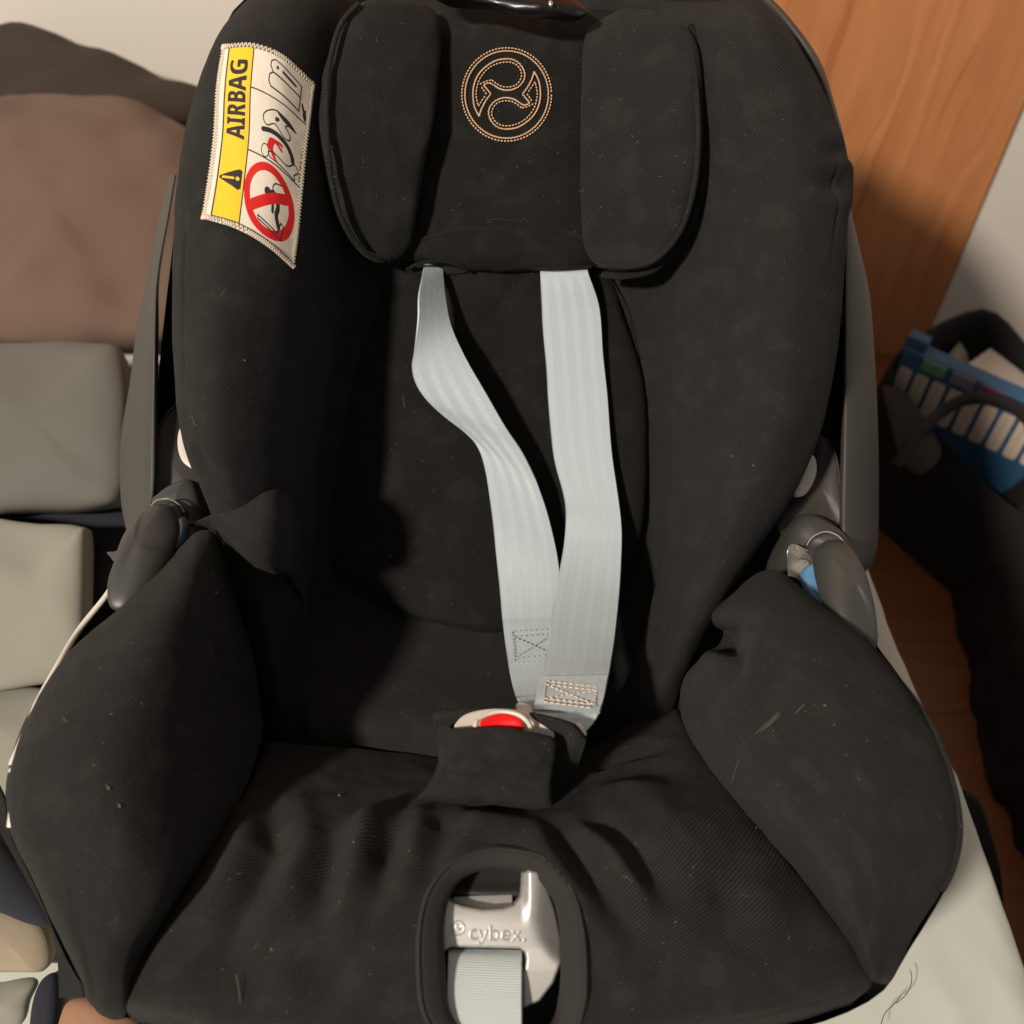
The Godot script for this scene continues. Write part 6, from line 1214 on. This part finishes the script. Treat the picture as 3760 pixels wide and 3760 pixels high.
func adjuster(seat: Node3D) -> void:
	var a := Node3D.new()
	named(a, "strap_adjuster", seat)
	# dark housing behind
	sheet("housing", [[Vector3(-0.0428, 0.1636, -0.1768), Vector3(-0.0274, 0.1633, -0.1764), Vector3(-0.0054, 0.1627, -0.1772), Vector3(0.0165, 0.1633, -0.1764), Vector3(0.032, 0.1636, -0.1768)], [Vector3(-0.0425, 0.1597, -0.1653), Vector3(-0.027, 0.1628, -0.1643), Vector3(-0.0053, 0.1628, -0.1643), Vector3(0.0163, 0.1628, -0.1643), Vector3(0.0318, 0.1597, -0.1653)], [Vector3(-0.0423, 0.157, -0.1586), Vector3(-0.0268, 0.1621, -0.157), Vector3(-0.0053, 0.1623, -0.1565), Vector3(0.0162, 0.1608, -0.157), Vector3(0.0316, 0.157, -0.1586)], [Vector3(-0.0434, 0.1432, -0.1604), Vector3(-0.0275, 0.1473, -0.1592), Vector3(-0.0054, 0.147, -0.1588), Vector3(0.0166, 0.147, -0.1588), Vector3(0.0324, 0.1432, -0.1604)], [Vector3(-0.0465, 0.1208, -0.1415), Vector3(-0.0279, 0.1229, -0.141), Vector3(-0.0055, 0.1229, -0.141), Vector3(0.0169, 0.1229, -0.141), Vector3(0.0354, 0.1208, -0.1415)], [Vector3(-0.0465, 0.0899, -0.1019), Vector3(-0.0279, 0.0921, -0.1015), Vector3(-0.0055, 0.0921, -0.1015), Vector3(0.0169, 0.0921, -0.1015), Vector3(0.0354, 0.0899, -0.1019)]], 6, 6, M.dark_plastic, a)
	box("release_tab", Vector3(-0.0138, 0.1617, -0.1532), Vector3(0.0285, 0.003, 0.008), M.silver, a, 0.04, 0.0008)
	var O: Vector3 = Vector3(-0.0051, 0.168, -0.1361)
	var X: Vector3 = (Vector3(0.0192, 0.168, -0.1361) - Vector3(-0.0295, 0.168, -0.1361)).normalized()
	var Y: Vector3 = (Vector3(-0.0051, 0.1569, -0.1137) - Vector3(-0.0052, 0.1794, -0.1588)).normalized()
	var n := X.cross(Y).normalized()
	n = n if n.y > 0 else -n
	var k := 0.2434
	var body := PackedVector2Array()
	for p in [Vector2(838, 1700), Vector2(849, 1706), Vector2(873, 1714), Vector2(913, 1720), Vector2(950, 1718), Vector2(971, 1712), Vector2(982, 1698), Vector2(985, 1656), Vector2(998, 1648), Vector2(1016, 1652), Vector2(1032, 1672), Vector2(1051, 1729), Vector2(1061, 1777), Vector2(1059, 1813), Vector2(1044, 1850), Vector2(1018, 1882), Vector2(990, 1895), Vector2(984, 1893), Vector2(984, 1832), Vector2(990, 1820), Vector2(992, 1808), Vector2(990, 1797), Vector2(981, 1790), Vector2(850, 1787), Vector2(838, 1794), Vector2(836, 1806), Vector2(838, 1822), Vector2(846, 1836), Vector2(846, 1880), Vector2(838, 1850), Vector2(831, 1810), Vector2(829, 1777), Vector2(831, 1745)]:
		body.append((p - Vector2(945, 1770)) * k)
	var mask := {}
	var step := 0.24
	var word := letters("cybex.", 64, false)
	var lo := 1e9
	var hi := -1e9
	for p in word:
		lo = minf(lo, p.x)
		hi = maxf(hi, p.x)
	var base := Vector2(886 - 945, 1763 - 1770) * k
	var sc := (992 - 886) * k / (hi - lo)
	var place := Transform2D(Vector2(sc, sc * 0.03), Vector2(0, sc * 0.82), Vector2.ZERO)
	var ofs := Vector2(base.x - lo * sc, base.y - 0.2)
	for t in range(0, word.size() - 2, 3):
		var tri := PackedVector2Array([place * word[t] + ofs, place * word[t + 1] + ofs, place * word[t + 2] + ofs])
		var r := Rect2(tri[0], Vector2.ZERO).expand(tri[1]).expand(tri[2])
		for yy in range(floori(r.position.y / step * 3), ceili(r.end.y / step * 3) + 1):
			for xx in range(floori(r.position.x / step * 3), ceili(r.end.x / step * 3) + 1):
				if Geometry2D.point_is_inside_triangle(Vector2(xx, yy) * step / 3.0, tri[0], tri[1], tri[2]):
					var cell := Vector2i(roundi(xx / 3.0), roundi(yy / 3.0))
					mask[cell] = minf(1.0, mask.get(cell, 0.0) + 1.0 / 9.0)
	var mark := Vector2(864 - 945, 1752 - 1770) * k
	var ridge := PackedVector2Array()
	for p in [Vector2(1016, 1640), Vector2(1013, 1700), Vector2(1011, 1737), Vector2(1020, 1772), Vector2(1047, 1808), Vector2(1060, 1830)]:
		ridge.append((p - Vector2(945, 1770)) * k)
	var x0 := floori((822 - 945) * k / step)
	var x1 := ceili((1068 - 945) * k / step)
	var y0 := floori((1640 - 1770) * k / step)
	var y1 := ceili((1900 - 1770) * k / step)
	var V := PackedVector3Array()
	var inside := PackedByteArray()
	for yy in range(y0, y1 + 1):
		for xx in range(x0, x1 + 1):
			var p := Vector2(xx, yy) * step
			var d := 1e9
			for e in body.size():
				d = minf(d, p.distance_squared_to(Geometry2D.get_closest_point_to_segment(p, body[e], body[(e + 1) % body.size()])))
			d = sqrt(d)
			var isin := Geometry2D.is_point_in_polygon(p, body)
			d = d if isin else -d
			var h := 0.0
			if d < 1.5:
				var e := 1.5 - clampf(d, 0.0, 1.5)
				h = -(1.5 - sqrt(maxf(1.5 * 1.5 - e * e, 0.0))) if d > 0 else -1.5 + d * 12.0
			var rx := 0.0
			for e in ridge.size() - 1:
				if p.y >= ridge[e].y and p.y < ridge[e + 1].y:
					rx = lerpf(ridge[e].x, ridge[e + 1].x, (p.y - ridge[e].y) / (ridge[e + 1].y - ridge[e].y))
			if p.y < 14.0 and rx != 0.0:
				var s := p.x - rx
				h -= 0.8 * 1.2 * log(1.0 + exp(s / 1.2)) * smoothstep(14.0, 6.0, p.y)
			h -= 3.2 * pow(clampf((-3.0 - p.y) / 14.0, 0.0, 1.0), 2.0) * smoothstep(14.0, 9.0, p.x)
			h -= 1.2 * pow(clampf((p.y - 4.0) / 26.0, 0.0, 1.0), 2.0)
			h += 0.34 * mask.get(Vector2i(xx, yy), 0.0)
			var md := p.distance_to(mark)
			if md < 3.4:
				h += 0.26 * (exp(-pow((md - 2.8) / 0.28, 2.0)) + exp(-pow((p.distance_to(mark + Vector2(0.5, -0.8)) - 1.3) / 0.25, 2.0)) * smoothstep(2.8, 2.4, md))
			V.append(O + X * p.x * 0.001 + Y * p.y * 0.001 + n * h * 0.001)
			inside.append(1 if d > -0.4 else 0)
	var nc := x1 - x0 + 1
	var nr := y1 - y0 + 1
	var g := Geo.new()
	var full := Geo.new()
	add_grid(full, V, nr, nc, false, n)
	g.v = full.v
	g.n = full.n
	g.t = full.t
	for t in range(0, full.i.size(), 3):
		if inside[full.i[t]] + inside[full.i[t + 1]] + inside[full.i[t + 2]] == 3:
			g.i.append_array([full.i[t], full.i[t + 1], full.i[t + 2]])
	put("silver_body", g, M.silver, a)
	box("slot_back", Vector3(-0.0127, 0.1532, -0.1325), Vector3(0.040, 0.002, 0.006), M.plastic, a, 0.0, 0.0008)

func warning_label(seat: Node3D) -> void:
	var W := 640
	var H := 1024
	var ink := Color(0.15, 0.12, 0.14)
	var yellow := Color(0.93, 0.74, 0.16)
	var red := Color(0.80, 0.07, 0.07)
	var white := Color(0.86, 0.82, 0.76)
	var c := Canvas.new(W, H, white)
	var S := Vector2(W, H)
	var P := func(a: Array) -> PackedVector2Array:
		var o := PackedVector2Array()
		for k in range(0, a.size(), 2):
			o.append(Vector2(a[k], a[k + 1]) * S)
		return o
	var S2 := func(a: Array, closed: bool) -> Array:
		var q := []
		for v in P.call(a):
			q.append(Vector3(v.x, v.y, 0))
		var o := []
		for v in spline(q, 6, closed):
			o.append(Vector2(v.x, v.y))
		return o
	c.poly(P.call([0.09, 0.03, 0.35, 0.03, 0.35, 0.955, 0.09, 0.955]), yellow)
	c.stroke(P.call([0.09, 0.03, 0.955, 0.03, 0.955, 0.955, 0.09, 0.955]), 7.5, ink, true)
	c.stroke(P.call([0.35, 0.03, 0.35, 0.955]), 7.5, ink)
	c.stroke(P.call([0.35, 0.235, 0.955, 0.235]), 7.5, ink)
	c.stroke(P.call([0.35, 0.575, 0.955, 0.575]), 7.5, ink)
	# AIRBAG, read from bottom to top
	var word := letters("AIRBAG", 100, true)
	var lo := Vector2(1e9, 1e9)
	var hi := -lo
	for p in word:
		lo = lo.min(p)
		hi = hi.max(p)
	var su := 0.42 * H / (hi.x - lo.x)
	var sv := 0.175 * W / (hi.y - lo.y)
	var t := Transform2D(Vector2(0, -su), Vector2(sv, 0), Vector2(0.132 * W - lo.y * sv, 0.53 * H + lo.x * su))
	c.text(word, t, ink)
	for d in [Vector2(1, 0), Vector2(-1, 0), Vector2(0, 2), Vector2(0, -2)]:
		c.text(word, t.translated(d * 1.0), ink)
	# triangle with exclamation mark
	c.poly(P.call([0.105, 0.745, 0.115, 0.738, 0.30, 0.692, 0.325, 0.70, 0.325, 0.79, 0.30, 0.80, 0.115, 0.752]), ink)
	c.stroke(P.call([0.15, 0.745, 0.25, 0.745]), 13.0, yellow)
	c.disc(Vector2(0.288, 0.745) * S, 11, 11, yellow)
	# book with i, pointing hand
	c.stroke(P.call([0.86, 0.09, 0.60, 0.06, 0.56, 0.075, 0.555, 0.10, 0.585, 0.125, 0.55, 0.14, 0.545, 0.17, 0.57, 0.19, 0.86, 0.205]), 7.5, ink, true)
	c.stroke(P.call([0.585, 0.125, 0.86, 0.145]), 7.5, ink)
	c.disc(Vector2(0.63, 0.095) * S, 9, 9, ink)
	c.stroke(P.call([0.69, 0.10, 0.81, 0.112]), 13.0, ink)
	c.stroke(P.call([0.885, 0.165, 0.905, 0.19]), 12.0, ink)
	c.poly(P.call([0.89, 0.16, 0.915, 0.18, 0.93, 0.172, 0.935, 0.19, 0.945, 0.205, 0.94, 0.23, 0.92, 0.226, 0.90, 0.208, 0.90, 0.192]), ink)
	# airbag and child
	c.stroke(S2.call([0.66, 0.29, 0.56, 0.315, 0.51, 0.35, 0.52, 0.385, 0.56, 0.395, 0.62, 0.37, 0.66, 0.37, 0.74, 0.40, 0.79, 0.395, 0.80, 0.365, 0.75, 0.34, 0.77, 0.32], true), 7.5, ink, true)
	c.poly(PackedVector2Array(S2.call([0.65, 0.285, 0.72, 0.29, 0.80, 0.30, 0.86, 0.325, 0.78, 0.325, 0.72, 0.318, 0.67, 0.30], true)), ink)
	c.poly(P.call([0.64, 0.325, 0.68, 0.32, 0.69, 0.335, 0.66, 0.345, 0.67, 0.355, 0.64, 0.345]), ink)
	c.stroke(S2.call([0.51, 0.43, 0.60, 0.415, 0.70, 0.415, 0.78, 0.43, 0.83, 0.46, 0.845, 0.482], false), 27.5, ink)
	c.poly(PackedVector2Array(S2.call([0.50, 0.485, 0.56, 0.50, 0.59, 0.455, 0.66, 0.445, 0.73, 0.445, 0.74, 0.46, 0.70, 0.46, 0.74, 0.475, 0.73, 0.487, 0.66, 0.468, 0.64, 0.50, 0.66, 0.52, 0.68, 0.54, 0.70, 0.555, 0.64, 0.545, 0.60, 0.52], true)), red)
	c.disc(Vector2(0.55, 0.535) * S, 30, 38, ink)
	c.disc(Vector2(0.55, 0.535) * S, 24, 32, white)
	c.stroke(S2.call([0.63, 0.555, 0.60, 0.548, 0.59, 0.53, 0.66, 0.52, 0.79, 0.53, 0.86, 0.49, 0.90, 0.495, 0.91, 0.515, 0.87, 0.545, 0.88, 0.566, 0.80, 0.562], true), 7.5, ink, true)
	# small printed code along the edge
	rng.seed = 77
	for k in 13:
		var y := 0.55 - k * 0.0125
		if k in [4, 9]:
			continue
		c.stroke(P.call([0.925, y, 0.94, y - 0.003]), 5.0, ink)
		if rng.randf() < 0.6:
			c.stroke(P.call([0.925, y - 0.005, 0.94, y - 0.006]), 4.0, ink)
	# no rear-facing seat in front of an airbag
	c.disc(Vector2(0.64, 0.765) * S, 0.285 * W, 0.176 * H, red)
	c.disc(Vector2(0.64, 0.765) * S, 0.215 * W, 0.133 * H, white)
	c.stroke(S2.call([0.76, 0.655, 0.70, 0.67, 0.68, 0.70, 0.72, 0.715, 0.79, 0.71, 0.82, 0.69], false), 7.5, ink)
	c.disc(Vector2(0.63, 0.735) * S, 26, 26, ink)
	c.stroke(S2.call([0.68, 0.72, 0.73, 0.735, 0.75, 0.775, 0.74, 0.815, 0.77, 0.855], false), 24.0, ink)
	c.stroke(S2.call([0.66, 0.745, 0.69, 0.765, 0.70, 0.81], false), 18.0, ink)
	c.stroke(P.call([0.54, 0.865, 0.62, 0.872, 0.76, 0.885, 0.79, 0.83, 0.82, 0.838, 0.80, 0.905, 0.70, 0.895, 0.55, 0.88]), 7.0, ink, true)
	c.stroke(P.call([0.44, 0.845, 0.85, 0.69]), 52.0, red)
	var m := mat(Color.WHITE, 0.75)
	m.albedo_texture = c.texture()
	m.texture_repeat = false
	var us := PackedFloat32Array()
	var cu := [0.0, 0.09, 0.35, 0.68, 1.0]
	for k in 4:
		for j in 14:
			us.append(lerpf(cu[k], cu[k + 1], j / 14.0))
	us.append(1.0)
	var vs := PackedFloat32Array()
	for k in 57:
		vs.append(k / 56.0)
	var o := sheet("warning_label", [
		[Vector3(-0.1575, 0.3754, -0.5451), Vector3(-0.1529, 0.3773, -0.5426), Vector3(-0.139, 0.3789, -0.5401), Vector3(-0.124, 0.3734, -0.5382), Vector3(-0.1106, 0.3546, -0.5423)],
		[Vector3(-0.1592, 0.3642, -0.5205), Vector3(-0.1538, 0.366, -0.5184), Vector3(-0.1398, 0.3662, -0.516), Vector3(-0.1251, 0.359, -0.5136), Vector3(-0.1129, 0.3415, -0.5175)],
		[Vector3(-0.1592, 0.3525, -0.4977), Vector3(-0.1539, 0.3535, -0.4965), Vector3(-0.1401, 0.3524, -0.4948), Vector3(-0.1265, 0.3445, -0.4927), Vector3(-0.115, 0.3274, -0.4949)],
		[Vector3(-0.1615, 0.3392, -0.4778), Vector3(-0.1563, 0.3397, -0.4761), Vector3(-0.1423, 0.338, -0.4744), Vector3(-0.1286, 0.3303, -0.4713), Vector3(-0.1167, 0.3138, -0.4721)],
		[Vector3(-0.164, 0.3273, -0.4564), Vector3(-0.1586, 0.3284, -0.4539), Vector3(-0.1439, 0.3259, -0.4497), Vector3(-0.1298, 0.3171, -0.4469), Vector3(-0.1189, 0.3008, -0.4484)]], 14, 14, m, seat, {"noise": 0.0002, "grain": 70.0, "us": us, "vs": vs, "thick": 0.0005})
	var LP: PackedVector3Array = last.P
	var LN: PackedVector3Array = last.N
	var nc: int = last.nc
	var nr: int = last.nr
	var edge := []
	for k in nc:
		edge.append(k)
	for k in range(1, nr):
		edge.append(k * nc + nc - 1)
	for k in range(nc - 2, -1, -1):
		edge.append((nr - 1) * nc + k)
	for k in range(nr - 2, -1, -1):
		edge.append(k * nc)
	var mid := LP[(nr / 2) * nc + nc / 2]
	var g := Geo.new()
	var flip := 1.0
	var prev := Vector3.ZERO
	var done := 0.0
	for k in edge.size() - 1:
		var a: Vector3 = LP[edge[k]]
		var b: Vector3 = LP[edge[k + 1]]
		var nn: Vector3 = LN[edge[k]]
		var into := nn.cross(b - a).normalized()
		if into.dot(mid - a) < 0:
			into = -into
		var count := maxi(1, roundi(a.distance_to(b) / 0.0008))
		for j in count:
			var p := a.lerp(b, float(j) / count) + nn * 0.0005 + into * (0.0012 - 0.0015 * flip)
			if prev != Vector3.ZERO:
				one_stitch(g, prev, p, 0.0004)
			prev = p
			flip = -flip
	put("edge_stitching", g, M.thread_cream, o)
